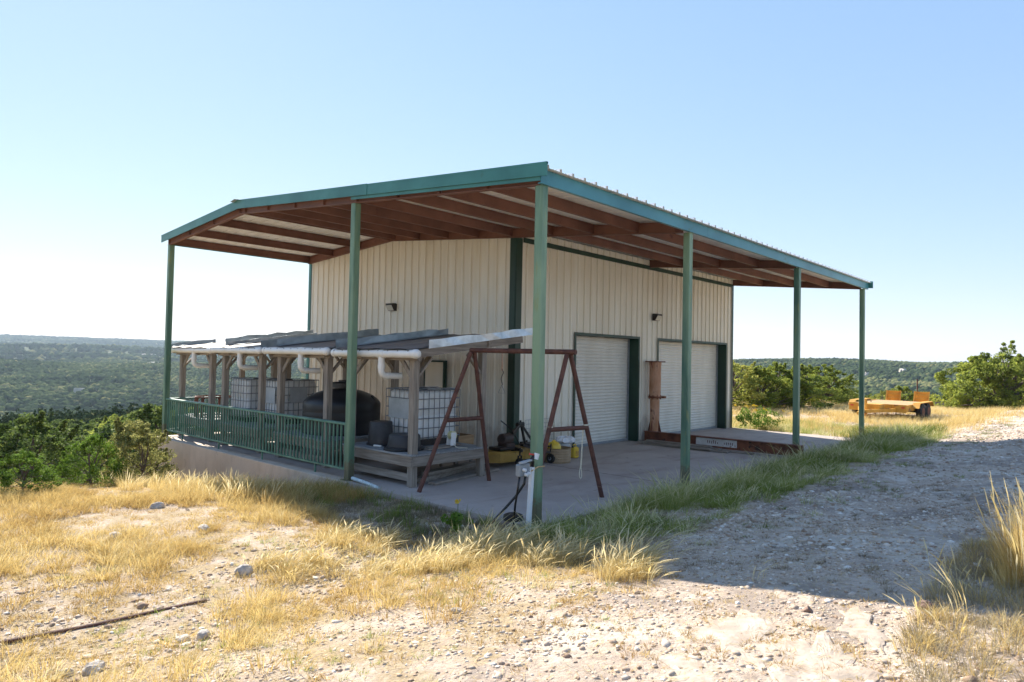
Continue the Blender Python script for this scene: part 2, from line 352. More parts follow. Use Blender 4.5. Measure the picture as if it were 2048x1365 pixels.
HILLM, nt, p = newmat('scrub_hillside'); g = nt.nodes.new("ShaderNodeNewGeometry"); v = g.outputs['Position']
c = ramp(nt, noise(nt, v, 0.05, 8, 0.75), [(0.35, (0.030, 0.048, 0.022)), (0.55, (0.055, 0.075, 0.035)), (0.72, (0.10, 0.11, 0.055))])
f = ramp(nt, noise(nt, v, 0.012, 6, 0.7), [(0.64, (0, 0, 0)), (0.67, (1, 1, 1))])
c = mixc(nt, mth(nt, 'MULTIPLY', f, 0.35), c, (0.30, 0.27, 0.20)); link(nt, c, p.inputs['Base Color']); p.inputs['Roughness'].default_value = 1; p.inputs['Specular IOR Level'].default_value = 0.1

def leafmat(name, stops, trans=0.42, rand=0.12, spec=0.12):
    mm, nt, p = newmat(name); at = nt.nodes.new("ShaderNodeAttribute"); at.attribute_name = 'tone'
    oi = nt.nodes.new("ShaderNodeObjectInfo")
    f = mth(nt, 'ADD', at.outputs['Fac'], mth(nt, 'MULTIPLY', mth(nt, 'SUBTRACT', oi.outputs['Random'], 0.5), rand*2))
    c = ramp(nt, f, stops); link(nt, c, p.inputs['Base Color'])
    p.inputs['Roughness'].default_value = 0.7; p.inputs['Specular IOR Level'].default_value = spec
    t = nt.nodes.new("ShaderNodeBsdfTranslucent"); link(nt, c, t.inputs[0]); ms = nt.nodes.new("ShaderNodeMixShader"); ms.inputs[0].default_value = trans
    out = nt.nodes["Material Output"]; link(nt, p.outputs[0], ms.inputs[1]); link(nt, t.outputs[0], ms.inputs[2]); link(nt, ms.outputs[0], out.inputs[0]); return mm
JUNI = leafmat('juniper_leaves', [(0.0, (0.09, 0.12, 0.025)), (0.5, (0.25, 0.30, 0.055)), (1.0, (0.48, 0.50, 0.11))], 0.58)
JUND = leafmat('dark_juniper_leaves', [(0.0, (0.045, 0.075, 0.020)), (0.5, (0.115, 0.165, 0.040)), (1.0, (0.26, 0.31, 0.075))])
OAKL = leafmat('oak_leaves', [(0.0, (0.12, 0.14, 0.035)), (0.5, (0.28, 0.30, 0.065)), (1.0, (0.50, 0.48, 0.13))], 0.58)
LIME = leafmat('bright_green_leaves', [(0.0, (0.06, 0.12, 0.015)), (0.5, (0.13, 0.22, 0.03)), (1.0, (0.24, 0.33, 0.06))])
SAGE = leafmat('dusty_bush_leaves', [(0.0, (0.11, 0.12, 0.035)), (0.5, (0.28, 0.28, 0.09)), (1.0, (0.55, 0.52, 0.22))])
DEADT = leafmat('grey_dead_twigs', [(0.0, (0.09, 0.08, 0.07)), (1.0, (0.22, 0.20, 0.18))], 0.05)
STRAW = leafmat('straw_grass', [(0.0, (0.31, 0.185, 0.065)), (0.35, (0.50, 0.35, 0.125)), (0.7, (0.68, 0.53, 0.22)), (1.0, (0.74, 0.65, 0.40))], 0.45, 0)
GREENG = leafmat('green_grass_blades', [(0.0, (0.09, 0.125, 0.025)), (0.4, (0.20, 0.26, 0.045)), (0.75, (0.37, 0.41, 0.10)), (1.0, (0.70, 0.64, 0.38))], 0.4, 0)
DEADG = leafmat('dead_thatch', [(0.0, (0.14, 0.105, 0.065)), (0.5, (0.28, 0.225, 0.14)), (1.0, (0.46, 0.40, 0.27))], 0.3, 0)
STONE = leafmat('limestone_pebbles', [(0.0, (0.28, 0.19, 0.13)), (0.35, (0.47, 0.37, 0.28)), (0.75, (0.64, 0.55, 0.45)), (1.0, (0.74, 0.69, 0.61))], 0.0, 0)
BARK = mat('grey_brown_bark', (0.075, 0.055, 0.042), (0.17, 0.14, 0.115), 8, 0.95, st=(3, 3, 0.5), b=0.5, bscale=20)
FORE = leafmat('far_canopy', [(0.0, (0.024, 0.040, 0.018)), (0.5, (0.050, 0.072, 0.030)), (0.9, (0.10, 0.12, 0.05)), (1.0, (0.18, 0.17, 0.07))], 0.05, 0, 0.0)

# ------------------------------------------------------------------ ground sheet, split into road, ground and hills
def axis(lo, hi, step, far, g=1.07):
    a = list(np.arange(lo, hi, step)); s = step; x = a[-1]
    while x < far: s *= g; x += s; a.append(x)
    s = step; x = a[0]; b = []
    while x > -far: s *= g; x -= s; b.append(x)
    return np.array(b[::-1]+a)
gx = axis(-8.5, 12, 0.075, 6500); gy = axis(-8, 10, 0.075, 6500)
X, Y = np.meshgrid(gx, gy, indexing='ij'); Z = terrain(X, Y)
V = np.stack([X.ravel(), Y.ravel(), Z.ravel()], 1)
nx, ny = X.shape; I = np.arange(nx*ny).reshape(nx, ny)
Q = np.stack([I[:-1, :-1], I[1:, :-1], I[1:, 1:], I[:-1, 1:]], -1).reshape(-1, 4)
cx = V[Q].mean(1); rr = np.hypot(cx[:, 0]-CAM.x, cx[:, 1]-CAM.y)
def roadmask(x, y):   # 1 on the worn caliche drive along the open side of the building
    top = -2.35 - 0.25*np.clip(-x, 0, 6)*0.9 + 0.5*(fbm(x, y, 0.7, 3, 31)-0.5)
    bot = -9.5 + 0*x
    return (y < top) & (y > bot) & (x > -7.5) & (x < 60)
rm = roadmask(cx[:, 0], cx[:, 1])
def submesh(name, mask, mt, label=None):
    q = Q[mask]; u, inv = np.unique(q, return_inverse=True)
    o = bigmesh(name, V[u], inv.reshape(-1, 4), mt, smooth=True); o['kind'] = 'structure'; return o
submesh('gravel_road', rm & (rr < 90), ROADM)
submesh('ground', ~rm & (rr < 90), GND)
submesh('hills', rr >= 90, HILLM)

# ------------------------------------------------------------------ slab and retaining wall
sb = MB().box(-0.15, -0.12, -0.45, 16.92, 14.08, 0.0)
slab = obj('concrete_slab', sb, CONC, kind='structure')
jm = mat('joint_filler', (0.10, 0.085, 0.075), rough=0.9)
for k, q in enumerate(((4.50, -0.12, 4.512, 4.5), (10.70, -0.12, 10.712, 4.5), (-0.05, 4.50, 4.45, 4.512), (-0.05, 9.3, 4.45, 9.312))): obj('slab_joint', MB().box(q[0], q[1], -0.05, q[2], q[3], 0.0025), jm, kind='structure')
rw = thing('retaining_wall', 'stained beige concrete wall holding up the slab below the green railing', 'wall', (-0.1, 9.5, -0.3))
w = MB().box(-0.185, 4.6, -3.2, 0.10, 14.12, 0.004); obj('wall_face', w, CONCW, rw, bevel=0.012)
w = MB().box(0.104, 13.86, -3.2, 8.0, 14.12, 0.004); obj('return_wall', w, CONCW, rw)

# ------------------------------------------------------------------ the metal barn
x1, x2, x3, y1, y2, yp, yr, H0, S1, S2 = 4.53, 10.73, 16.84, 4.77, 13.93, 4.55, 9.45, 5.02, 0.0863, 0.0712
HR = H0 + S1*yr
def hb(y): return H0 + S1*y if y < yr else HR - S2*(y-yr)
barn = thing('metal_barn', 'cream metal workshop with green trim under a wide gabled porch roof on steel posts', 'barn', (8, 7, 0))
def panel_profile(L):
    pts = []; s = 0.0
    while s < L:
        for ds, d in ((0, 0), (0.03, 0.0), (0.040, 0.044), (0.078, 0.044), (0.088, 0), (0.155, 0), (0.162, 0.007), (0.178, 0.007), (0.185, 0), (0.225, 0), (0.232, 0.007), (0.248, 0.007), (0.255, 0)):
            if s+ds < L: pts.append((s+ds, d))
        s += 0.305
    pts.append((L, 0)); return pts
def wall(name, o, d, n, L, top, openings=()):
    """corrugated wall from o along d with outward normal n"""
    pr = panel_profile(L); ex = []
    for a, b, z in openings: ex += [a-1e-3, a, b, b+1e-3]
    ss = sorted(pr + [(e, 0.0) for e in ex]); m_ = MB()
    for (s0, d0), (s1_, d1) in zip(ss, ss[1:]):
        if s1_-s0 < 1e-6: continue
        mid = (s0+s1_)/2; z0 = 0.0
        for a, b, z in openings:
            if a < mid < b: z0 = z
        P = lambda s, dd, z: (o[0]+d[0]*s+n[0]*dd, o[1]+d[1]*s+n[1]*dd, z)
        m_.quad(P(s0, d0, z0), P(s1_, d1, z0), P(s1_, d1, top(s1_)), P(s0, d0, top(s0)))
    return obj(name, m_, WALLM, barn)
DH = 3.12; doors = [(6.95, 10.12), (11.33, 16.27)]
wall('gable_wall', (x1, yp, 0), (0, 1), (-1, 0), y2-yp, lambda s: hb(yp+s)+0.2)
wall('door_wall', (x1, yp, 0), (1, 0), (0, -1), x3-x1, lambda s: hb(yp)+0.2, [(a-x1, b-x1, DH) for a, b in doors])
wall('far_gable_wall', (x3, yp, 0), (0, 1), (1, 0), y2-yp, lambda s: hb(yp+s)+0.2)
wall('rear_wall', (x1, y2, 0), (1, 0), (0, 1), x3-x1, lambda s: hb(y2)+0.2)
t = MB()
t.box(x1-0.045, yp-0.045, 0, x1+0.16, yp-0.04, hb(yp)); t.box(x1-0.045, yp-0.04, 0, x1-0.04, yp+0.18, hb(yp))
t.bar((x1-0.02, yp+0.02, 0), (x1-0.02, yp+0.02, hb(yp)), 0.075, 0.075); obj('corner_trim', t, DGREEN, barn)
t = MB().box(x3-0.10, yp-0.045, 0, x3+0.045, yp-0.04, hb(yp)); t.box(x3+0.04, yp-0.04, 0, x3+0.045, yp+0.12, hb(yp)); obj('corner_trim', t, DGREEN, barn)
t = MB().box(x1-0.05, y2-0.10, 0, x1-0.04, y2+0.05, hb(y2)); t.box(x1-0.04, y2+0.04, 0, x1+0.1, y2+0.05, hb(y2)); obj('corner_trim', t, TEAL, barn)
# doors: curtain set back, dark jamb returns, green face trim
for a, b in doors:
    sl_ = MB(); z = 0.0; pr = []
    while z < DH+0.1:
        pr += [(z, -0.012), (z+0.014, -0.012), (z+0.017, 0.014), (z+0.045, 0.024), (z+0.078, 0.016), (z+0.084, -0.012)]; z += 0.092
    for (z0, d0), (z1, d1) in zip(pr, pr[1:]):
        sl_.quad((a-0.03, yp+0.33-d0, z0), (b+0.03, yp+0.33-d0, z0), (b+0.03, yp+0.33-d1, z1), (a-0.03, yp+0.33-d1, z1))
    door = obj('roll_up_door', sl_, DOORM, barn)
    bb = MB().box(a+0.0, yp+0.29, 0.0, b, yp+0.335, 0.07); obj('bottom_bar', bb, GREYM, door)
    for xx in (a, b): obj('guide_track', MB().box(xx-0.05, yp+0.27, 0, xx+0.05, yp+0.305, DH), GREYM, door)
    fr = MB()
    fr.box(b, yp-0.04, 0, b+0.01, yp+0.36, DH); fr.box(a-0.01, yp-0.04, 0, a, yp+0.36, DH); fr.box(a, yp-0.04, DH, b, yp+0.36, DH+0.01)
    fr.box(a-0.075, yp-0.055, 0, a-0.0, yp-0.041, DH+0.07); fr.box(b, yp-0.055, 0, b+0.075, yp-0.041, DH+0.07); fr.box(a, yp-0.055, DH, b, yp-0.041, DH+0.07)
    obj('door_frame', fr, DGREEN, barn)
# hatch on the gable wall
hx = x1-0.05
f_ = MB().box(hx-0.09, 6.98, 1.35, hx+0.02, 7.72, 2.30); fr = obj('hatch', f_, WALLM, barn)
f_ = MB()
f_.box(hx-0.11, 6.93, 1.32, hx-0.0, 6.975, 2.35); f_.box(hx-0.11, 7.725, 1.32, hx, 7.77, 2.35); f_.box(hx-0.11, 6.975, 2.305, hx, 7.725, 2.35)
obj('hatch_frame', f_, DGREEN, fr)
# roof sheet
def roofline(y): return hb(y)+0.235
pts = panel_profile(17.35); rf = MB(); ys = [-0.20, 1.2, 3.4, 5.7, 8, yr, 11, 12.5, 14.14]
for (s0, d0), (s1_, d1) in zip(pts, pts[1:]):
    for ya, yb in zip(ys, ys[1:]):
        rf.quad((s0-0.16, ya, roofline(ya)+d0*1.1), (s1_-0.16, ya, roofline(ya)+d1*1.1), (s1_-0.16, yb, roofline(yb)+d1*1.1), (s0-0.16, yb, roofline(yb)+d0*1.1))
roof = obj('roof', rf, ROOFM, barn)
rc = MB(); zr_ = roofline(yr)
for dy in (-1, 1):
    rc.quad((-0.28, yr, zr_+0.085), (17.3, yr, zr_+0.085), (17.3, yr+dy*0.22, zr_+0.045), (-0.28, yr+dy*0.22, zr_+0.045))
obj('ridge_cap', rc, GALVD, roof)
# purlins: C sections along X
def cpurlin(y, xa, xb, h=0.205, flip=1):
    zb = hb(y)+0.022; t_ = 0.006; w_ = 0.065*flip
    mm = MB()
    prof = [(0, 0), (w_, 0), (w_, t_*3), (t_*flip, t_), (t_*flip, h-t_), (w_, h-t_), (w_, h), (0, h)]
    n = len(mm.v); k = len(prof)
    for xx in (xa, xb):
        for (yy, zz) in prof: mm.v.append((xx, y+yy, zb+zz))
    for i in range(k):
        j = (i+1) % k; mm.f.append((i, j, k+j, k+i))
    mm.f.append(tuple(range(k))); mm.f.append(tuple(range(2*k-1, k-1, -1)))
    return mm
for y in (1.05, 2.2, 3.35): obj('purlin', cpurlin(y, -0.10, 17.08), PRIMER, barn)
for y in (4.62, 5.8, 6.95, 8.15, 9.25, 9.55, 11.0, 12.5): obj('purlin', cpurlin(y, -0.10, x1+0.02, flip=1 if y < yr else -1), PRIMER, barn)
obj('purlin', cpurlin(y2-0.02, -0.10, x1+0.1, flip=-1), PRIMER, barn)
# rafters: gable beams follow the slope in the YZ plane
def rafter(x, ya, yb, h, w_, drop=0.0):
    mm = MB(); yy = [ya] + ([yr] if ya < yr < yb else []) + [yb]
    for z0, z1, hw in ((0, 0.012, w_/2), (0.012, h-0.012, 0.004), (h-0.012, h, w_/2)):
        for a, b in zip(yy, yy[1:]):
            n = len(mm.v)
            for y in (a, b):
                for dx, dz in ((-hw, z0), (hw, z0), (hw, z1), (-hw, z1)): mm.v.append((x+dx, y, hb(y)-drop+dz))
            mm.f += [tuple(n+i for i in q) for q in ((0, 1, 5, 4), (1, 2, 6, 5), (2, 3, 7, 6), (3, 0, 4, 7), (0, 3, 2, 1), (4, 5, 6, 7))]
    return mm
obj('gable_rafter', rafter(-0.045, -0.03, y2+0.05, 0.222, 0.09), PRIMER, barn)
obj('gable_rafter', rafter(x1-0.09, 0.03, y2, 0.225, 0.09, 0.02), PRIMER, barn)
for xx in (x2, x3-0.03): obj('rafter', rafter(xx, 0.03, yp, 0.225, 0.12, 0.02), PRIMER, barn)
# gable fascia (two laps meeting above the middle post) and far one
def fascia(xa, xb, ya, yb, lo, hi):
    mm = MB(); yy = [ya] + ([yr] if ya < yr < yb else []) + [yb]
    for a, b in zip(yy, yy[1:]):
        n = len(mm.v)
        for y in (a, b):
            for dx, dz in ((xa, lo), (xb, lo), (xb, hi), (xa, hi)): mm.v.append((dx, y, hb(y)+dz))
        mm.f += [tuple(n+i for i in q) for q in ((0, 1, 5, 4), (1, 2, 6, 5), (2, 3, 7, 6), (3, 0, 4, 7), (0, 3, 2, 1), (4, 5, 6, 7))]
    return mm
fa = fascia(-0.185, -0.165, -0.24, 4.2, 0.105, 0.305); b_ = fascia(-0.188, -0.150, -0.24, 4.2, 0.277, 0.310); fa.f += [tuple(len(fa.v)+i for i in q) for q in b_.f]; fa.v += b_.v
obj('fascia', fa, TEAL, barn)
fa = fascia(-0.192, -0.172, 4.16, yr+0.12, 0.105, 0.308); b_ = fascia(-0.195, -0.155, 4.16, yr+0.12, 0.281, 0.315); fa.f += [tuple(len(fa.v)+i for i in q) for q in b_.f]; fa.v += b_.v
obj('fascia', fa, TEAL, barn)
fa = fascia(-0.186, -0.166, yr+0.1, 14.2, 0.105, 0.305); b_ = fascia(-0.189, -0.150, yr+0.1, 14.2, 0.277, 0.312); fa.f += [tuple(len(fa.v)+i for i in q) for q in b_.f]; fa.v += b_.v
obj('fascia', fa, TEAL, barn)
fa = fascia(-0.160, -0.150, -0.1, 4.72, 0.045, 0.104); obj('drip_trim', fa, TEAL, barn)
fa = fascia(17.15, 17.19, -0.24, 14.2, 0.06, 0.29); obj('fascia', fa, TEAL, barn)
# eave beam on the long open side
eb = MB()
for xa, xb in ((-0.15, 5.2), (5.205, 11.3), (11.305, 17.14)):
    eb.ext([(0, 0), (0.0, 0.215), (-0.06, 0.215), (-0.06, 0.20), (-0.012, 0.20), (-0.012, 0.015), (-0.06, 0.015), (-0.06, 0)], (xa, -0.11, H0+0.0), (xb, -0.11, H0+0.0))
obj('eave_beam', eb, TEAL_SKY, barn)
eb = MB().box(0, y2+0.06, hb(y2)+0.01, 17.1, y2+0.075, hb(y2)+0.21); obj('eave_beam', eb, TEAL, barn)
# eave trim under the wall tops
et = MB().box(x1+0.2, yp-0.06, hb(yp)-0.10, x3, yp-0.035, hb(yp)+0.02); obj('eave_trim', et, DGREEN, barn)
# posts: square tube with bevelled corners, cap plate, base plate
def post(x, y, top, s=0.145, z0=-0.03):
    c_ = 0.012; h = s/2; mm = MB()
    prof = [(-h+c_, -h), (h-c_, -h), (h, -h+c_), (h, h-c_), (h-c_, h), (-h+c_, h), (-h, h-c_), (-h, -h+c_)]
    n = len(mm.v); k = 8
    for z in (z0, top):
        for a, b in prof: mm.v.append((x+a, y+b, z))
    for i in range(k): mm.f.append((i, (i+1) % k, k+(i+1) % k, k+i))
    mm.f.append(tuple(range(k, 2*k)))
    o = obj('post', mm, GREEN, barn)
    bp = MB().box(x-0.12, y-0.12, 0.0, x+0.12, y+0.12, 0.014)
    obj('base_plate', bp, GREEN, o); return o
for x, y in ((0.0, 0.0), (0.0, y1), (0.0, y2), (x1+0.06, 0.0), (x2, 0.0), (x3, 0.0)): post(x, y, hb(y)-0.001 if y else H0+0.0)

# wall pack lights
def wallpack(label, loc, rz):
    t_ = thing('wall_light', label, 'wall light', loc, rz, world=False)
    b_ = MB(); pr = [(0, 0.10), (0.05, 0.12), (0.19, 0.11), (0.19, 0.06), (0.10, -0.10), (0, -0.10)]
    n = len(b_.v)
    for xx in (-0.15, 0.15):
        for (yy, zz) in pr: b_.v.append((xx, -yy, zz))
    k = len(pr)
    for i in range(k): b_.f.append((i, (i+1) % k, k+(i+1) % k, k+i))
    b_.f += [tuple(range(k-1, -1, -1)), tuple(range(k, 2*k))]
    obj('housing', b_, BLACKM, t_, bevel=0.006)
    l_ = MB()
    l_.quad((-0.13, -0.196, 0.055), (0.13, -0.196, 0.055), (0.13, -0.108, -0.094), (-0.13, -0.108, -0.094)); l_.quad((-0.13, -0.192, 0.055), (-0.13, -0.104, -0.094), (0.13, -0.104, -0.094), (0.13, -0.192, 0.055))
    obj('lens', l_, LENS, t_)
wallpack('dark wedge shaped wall light high on the gable wall', (x1-0.033, 9.31, 3.86), D(-90))
wallpack('dark wedge shaped wall light between the two roll up doors', (11.07, yp-0.033, 3.83), 0)

# ------------------------------------------------------------------ railings
def railing(name, label, P, Qe, n, legs):
    t_ = thing(name, label, 'railing', P)
    P = Vector(P); Qe = Vector(Qe); d = (Qe-P).normalized(); up = Vector((0, 0, 1))
    obj('top_rail', MB().bar(P+up*1.085, Qe+up*1.085, 0.10, 0.045), RGREEN, t_, bevel=0.006)
    obj('bottom_rail', MB().bar(P+up*0.20, Qe+up*0.20, 0.05, 0.04), RGREEN, t_)
    L = (Qe-P).length
    for k in range(n):
        q = P + d*(L*(k+0.5)/n); obj('baluster', MB().bar(q+up*0.218, q+up*1.064, 0.029, 0.029, d), RGREEN, t_)
    for k in range(legs):
        q = P + d*(L*(k+0.5)/legs); obj('foot', MB().bar(q+up*0.0, q+up*0.18, 0.03, 0.03, d), RGREEN, t_)
railing('railing', 'long green steel railing along the slab edge above the retaining wall', (0.0, 4.86, 0), (0.0, 13.84, 0), 66, 4)
railing('railing', 'short green railing across the far end of the porch behind the timber shelters', (0.09, 13.93, 0), (4.4, 13.93, 0), 30, 2)

# ------------------------------------------------------------------ timber tank shelters with platforms
def rz_(x): return 2.585 + 0.128*(x-0.2)      # top of the little shed roofs
def shelter(cy, label, flash, seed, cut_far=False):
    rnd = random.Random(seed)
    t_ = thing('tank_shelter', label, 'shelter', (1.35, cy, 0), group=None)
    fx, bx, hw = 0.47, 2.27, 1.0
    for x, top in ((fx, 2.36), (bx, rz_(bx)-0.20)):
        for s_ in (-1, 1): obj('post', MB().box(x-0.07, cy+s_*hw-0.07, 0.0, x+0.07, cy+s_*hw+0.07, top), WZ, t_, bevel=0.008)
    # front and rear beams, side rafters
    obj('front_beam', MB().box(fx-0.12, cy-1.22, 2.362, fx-0.02, cy+1.22, 2.50), WY, t_, bevel=0.005)
    obj('rear_beam', MB().box(bx-0.04, cy-1.22, rz_(bx)-0.195, bx+0.04, cy+1.22, rz_(bx)-0.055), WY, t_)
    for s_ in (-1.155, -0.4, 0.4, 1.155):
        r_ = MB().ext([(-0.02, -0.16), (0.02, -0.16), (0.02, 0), (-0.02, 0)], (0.22, cy+s_, rz_(0.22)-0.035), (3.32, cy+s_, rz_(3.32)-0.035))
        obj('rafter', r_, WX, t_)
    # knee braces
    for s_ in (-1, 1):
        obj('brace', MB().bar((fx, cy+s_*0.99, 1.98), (fx, cy+s_*(0.99-0.40), 2.40), 0.085, 0.04, (1, 0, 0)), WZ, t_)
        obj('brace', MB().bar((fx, cy+s_*1.0, 1.98), (fx+0.40, cy+s_*1.0, 2.42), 0.04, 0.085, (0, 1, 0)), WZ, t_)
        obj('brace', MB().bar((bx, cy+s_*1.0, 2.05), (bx-0.42, cy+s_*1.0, 2.50), 0.04, 0.085, (0, 1, 0)), WZ, t_)
        obj('brace', MB().bar((bx, cy+s_*0.99, 2.15), (bx, cy+s_*(0.99-0.40), 2.55), 0.085, 0.04, (1, 0, 0)), WZ, t_)
    # roof sheet with slight sag
    rp = MB(); N = 9
    for i in range(N):
        a, b = 0.16+i*3.3/N, 0.16+(i+1)*3.3/N
        for j in range(10):
            c, d = cy-1.2+j*0.24, cy-1.2+(j+1)*0.24; zz = lambda x, y: rz_(x)-0.012*math.sin((y-cy)*9)-0.006
            rp.quad((a, c, zz(a, c)), (b, c, zz(b, c)), (b, d, zz(b, d)), (a, d, zz(a, d)))
            rp.quad((a, c, zz(a, c)-.02), (a, d, zz(a, d)-.02), (b, d, zz(b, d)-.02), (b, c, zz(b, c)-.02))
    obj('roof_sheet', rp, FELT, t_)
    # flashing strips: bent, kinked angle pieces along the two sloping edges
    for s_, m_, xa, xb, hh, lab in flash:
        fl = MB(); n = 9; y = cy+s_*1.20; base = 0; q = []
        for k in range(n+1):
            x = xa+(xb-xa)*k/n; j = rnd.uniform(-0.02, 0.02); kh = hh*(1+rnd.uniform(-0.18, 0.12)); lean = rnd.uniform(-0.03, 0.035)
            z = rz_(x)+0.012
            q.append(((x, y-s_*0.13, z+j*.3), (x, y, z+0.015+j*.3), (x, y+s_*lean*0.6, z+kh), (x, y+s_*(0.012+lean*0.6), z+kh), (x, y+s_*0.014, z-0.06)))
        for a, b in zip(q, q[1:]):
            for i in range(4): fl.quad(a[i], a[i+1], b[i+1], b[i])
        obj('flashing', fl, m_, t_, label=lab)
    # platform: posts carry a rim, boards lie on top
    obj('rim_board', MB().box(fx-0.115, cy-1.11, 0.385, fx-0.075, cy+1.11, 0.572), WY, t_, bevel=0.004)
    obj('rim_board', MB().box(bx+0.075, cy-1.11, 0.385, bx+0.115, cy+1.11, 0.572), WY, t_)
    for s_ in (-1, 1): obj('rim_board', MB().box(fx-0.07, cy+s_*1.093-0.02, 0.385, bx+0.07, cy+s_*1.093+0.02, 0.572), WX, t_, bevel=0.004)
    for k in range(5): obj('joist', MB().box(fx-0.05+k*0.45, cy-1.06, 0.40, fx-0.01+k*0.45, cy+1.06, 0.570), WY, t_)
    dk = MB(); x = fx-0.14; k = 0
    while x < bx+0.05:
        e = 1.12+rnd.uniform(-0.012, 0.012); notch = (abs(x+0.07-fx) < 0.14) or (abs(x+0.07-bx) < 0.14)
        if notch: e = 1.12; 
        dk.box(x, cy-e, 0.576+rnd.uniform(0, .004), x+0.137, cy+e, 0.606+rnd.uniform(0, .006)); x += 0.145; k += 1
    obj('deck_boards', dk, WG, t_)
    obj('lower_rail', MB().box(fx-0.045, cy-0.93, 0.10, fx-0.005, cy+0.93, 0.24), WY, t_)
    # PVC gutter with tee, elbow and spout
    gl = cy-1.37; gh = cy+1.33; gx_ = 0.215+rnd.uniform(-.02, .03); gz = 2.505+rnd.uniform(-.03, .02); r = 0.078
    g = MB().tube([(gx_, gl+0.02, gz), (gx_, gh-0.02, gz)], r, 16)
    gut = obj('gutter', g, PVC, t_, smooth='auto')
    for yy in (gl, gh):
        s_ = -1 if yy == gl else 1
        pts_ = [(gx_, yy-s_*0.09, gz), (gx_, yy-s_*0.02, gz), (gx_, yy+s_*0.02, gz), (gx_, yy+s_*0.045, gz), (gx_, yy+s_*0.052, gz)]
        obj('end_cap', MB().tube(pts_, [r+0.010, r+0.010, r*0.92, r*0.6, 0.01], 16), PVC, gut, smooth='auto')
    for k in range(9):
        yy = gl+0.2+k*0.30; obj('screw', MB().tube([(gx_-0.062, yy, gz+0.052), (gx_-0.067, yy, gz+0.056)], 0.011, 6), BLACKM, gut)
    ty = cy-0.30
    obj('tee', MB().tube([(gx_, ty-0.12, gz), (gx_, ty+0.12, gz)], r+0.009, 16), PVC, gut, smooth='auto')
    pth = [(gx_-0.0, ty, gz-0.03), (gx_-0.0, ty, gz-0.32)]
    for k in range(1, 7):
        a = k/6*math.pi/2; pth.append((gx_+0.11*(1-math.cos(a)), ty, gz-0.32-0.11*math.sin(a)))
    pth.append((gx_+0.46, ty-0.02, gz-0.435))
    obj('downpipe', MB().tube(pth, 0.062, 14), PVC, gut, smooth='auto')
    for a, b in (((gx_, ty, gz-0.20), (gx_, ty, gz-0.28)), ((gx_+0.10, ty, gz-0.432), (gx_+0.18, ty, gz-0.432))):
        obj('coupling', MB().tube([a, b], 0.070, 14), PVC, gut, smooth='auto')
    return t_
def L_(d): return d
shelter(4.42, 'nearest timber shelter with bright galvanised edge flashing, standing over a caged white tank', [(-1, GALV, 0.62, 3.62, 0.10, 'bright galvanised flashing'), (1, GALVD, 0.5, 3.3, 0.13, None)], 1)
shelter(7.32, 'second timber shelter from the front, standing over the round black tank', [(-1, GALVD, 0.5, 3.4, 0.13, None), (1, GALVD, 0.45, 3.4, 0.17, None)], 2)
shelter(10.24, 'third timber shelter from the front, with two caged white tanks beneath it', [(-1, GALVD, 0.3, 3.3, 0.14, None), (1, GALV, 0.6, 3.3, 0.10, None)], 3)
shelter(13.02, 'farthest timber shelter at the back corner of the slab with no tank on it', [(-1, GALVD, 0.7, 3.4, 0.20, None), (1, GALVD, 0.2, 1.5, 0.10, None)], 4)

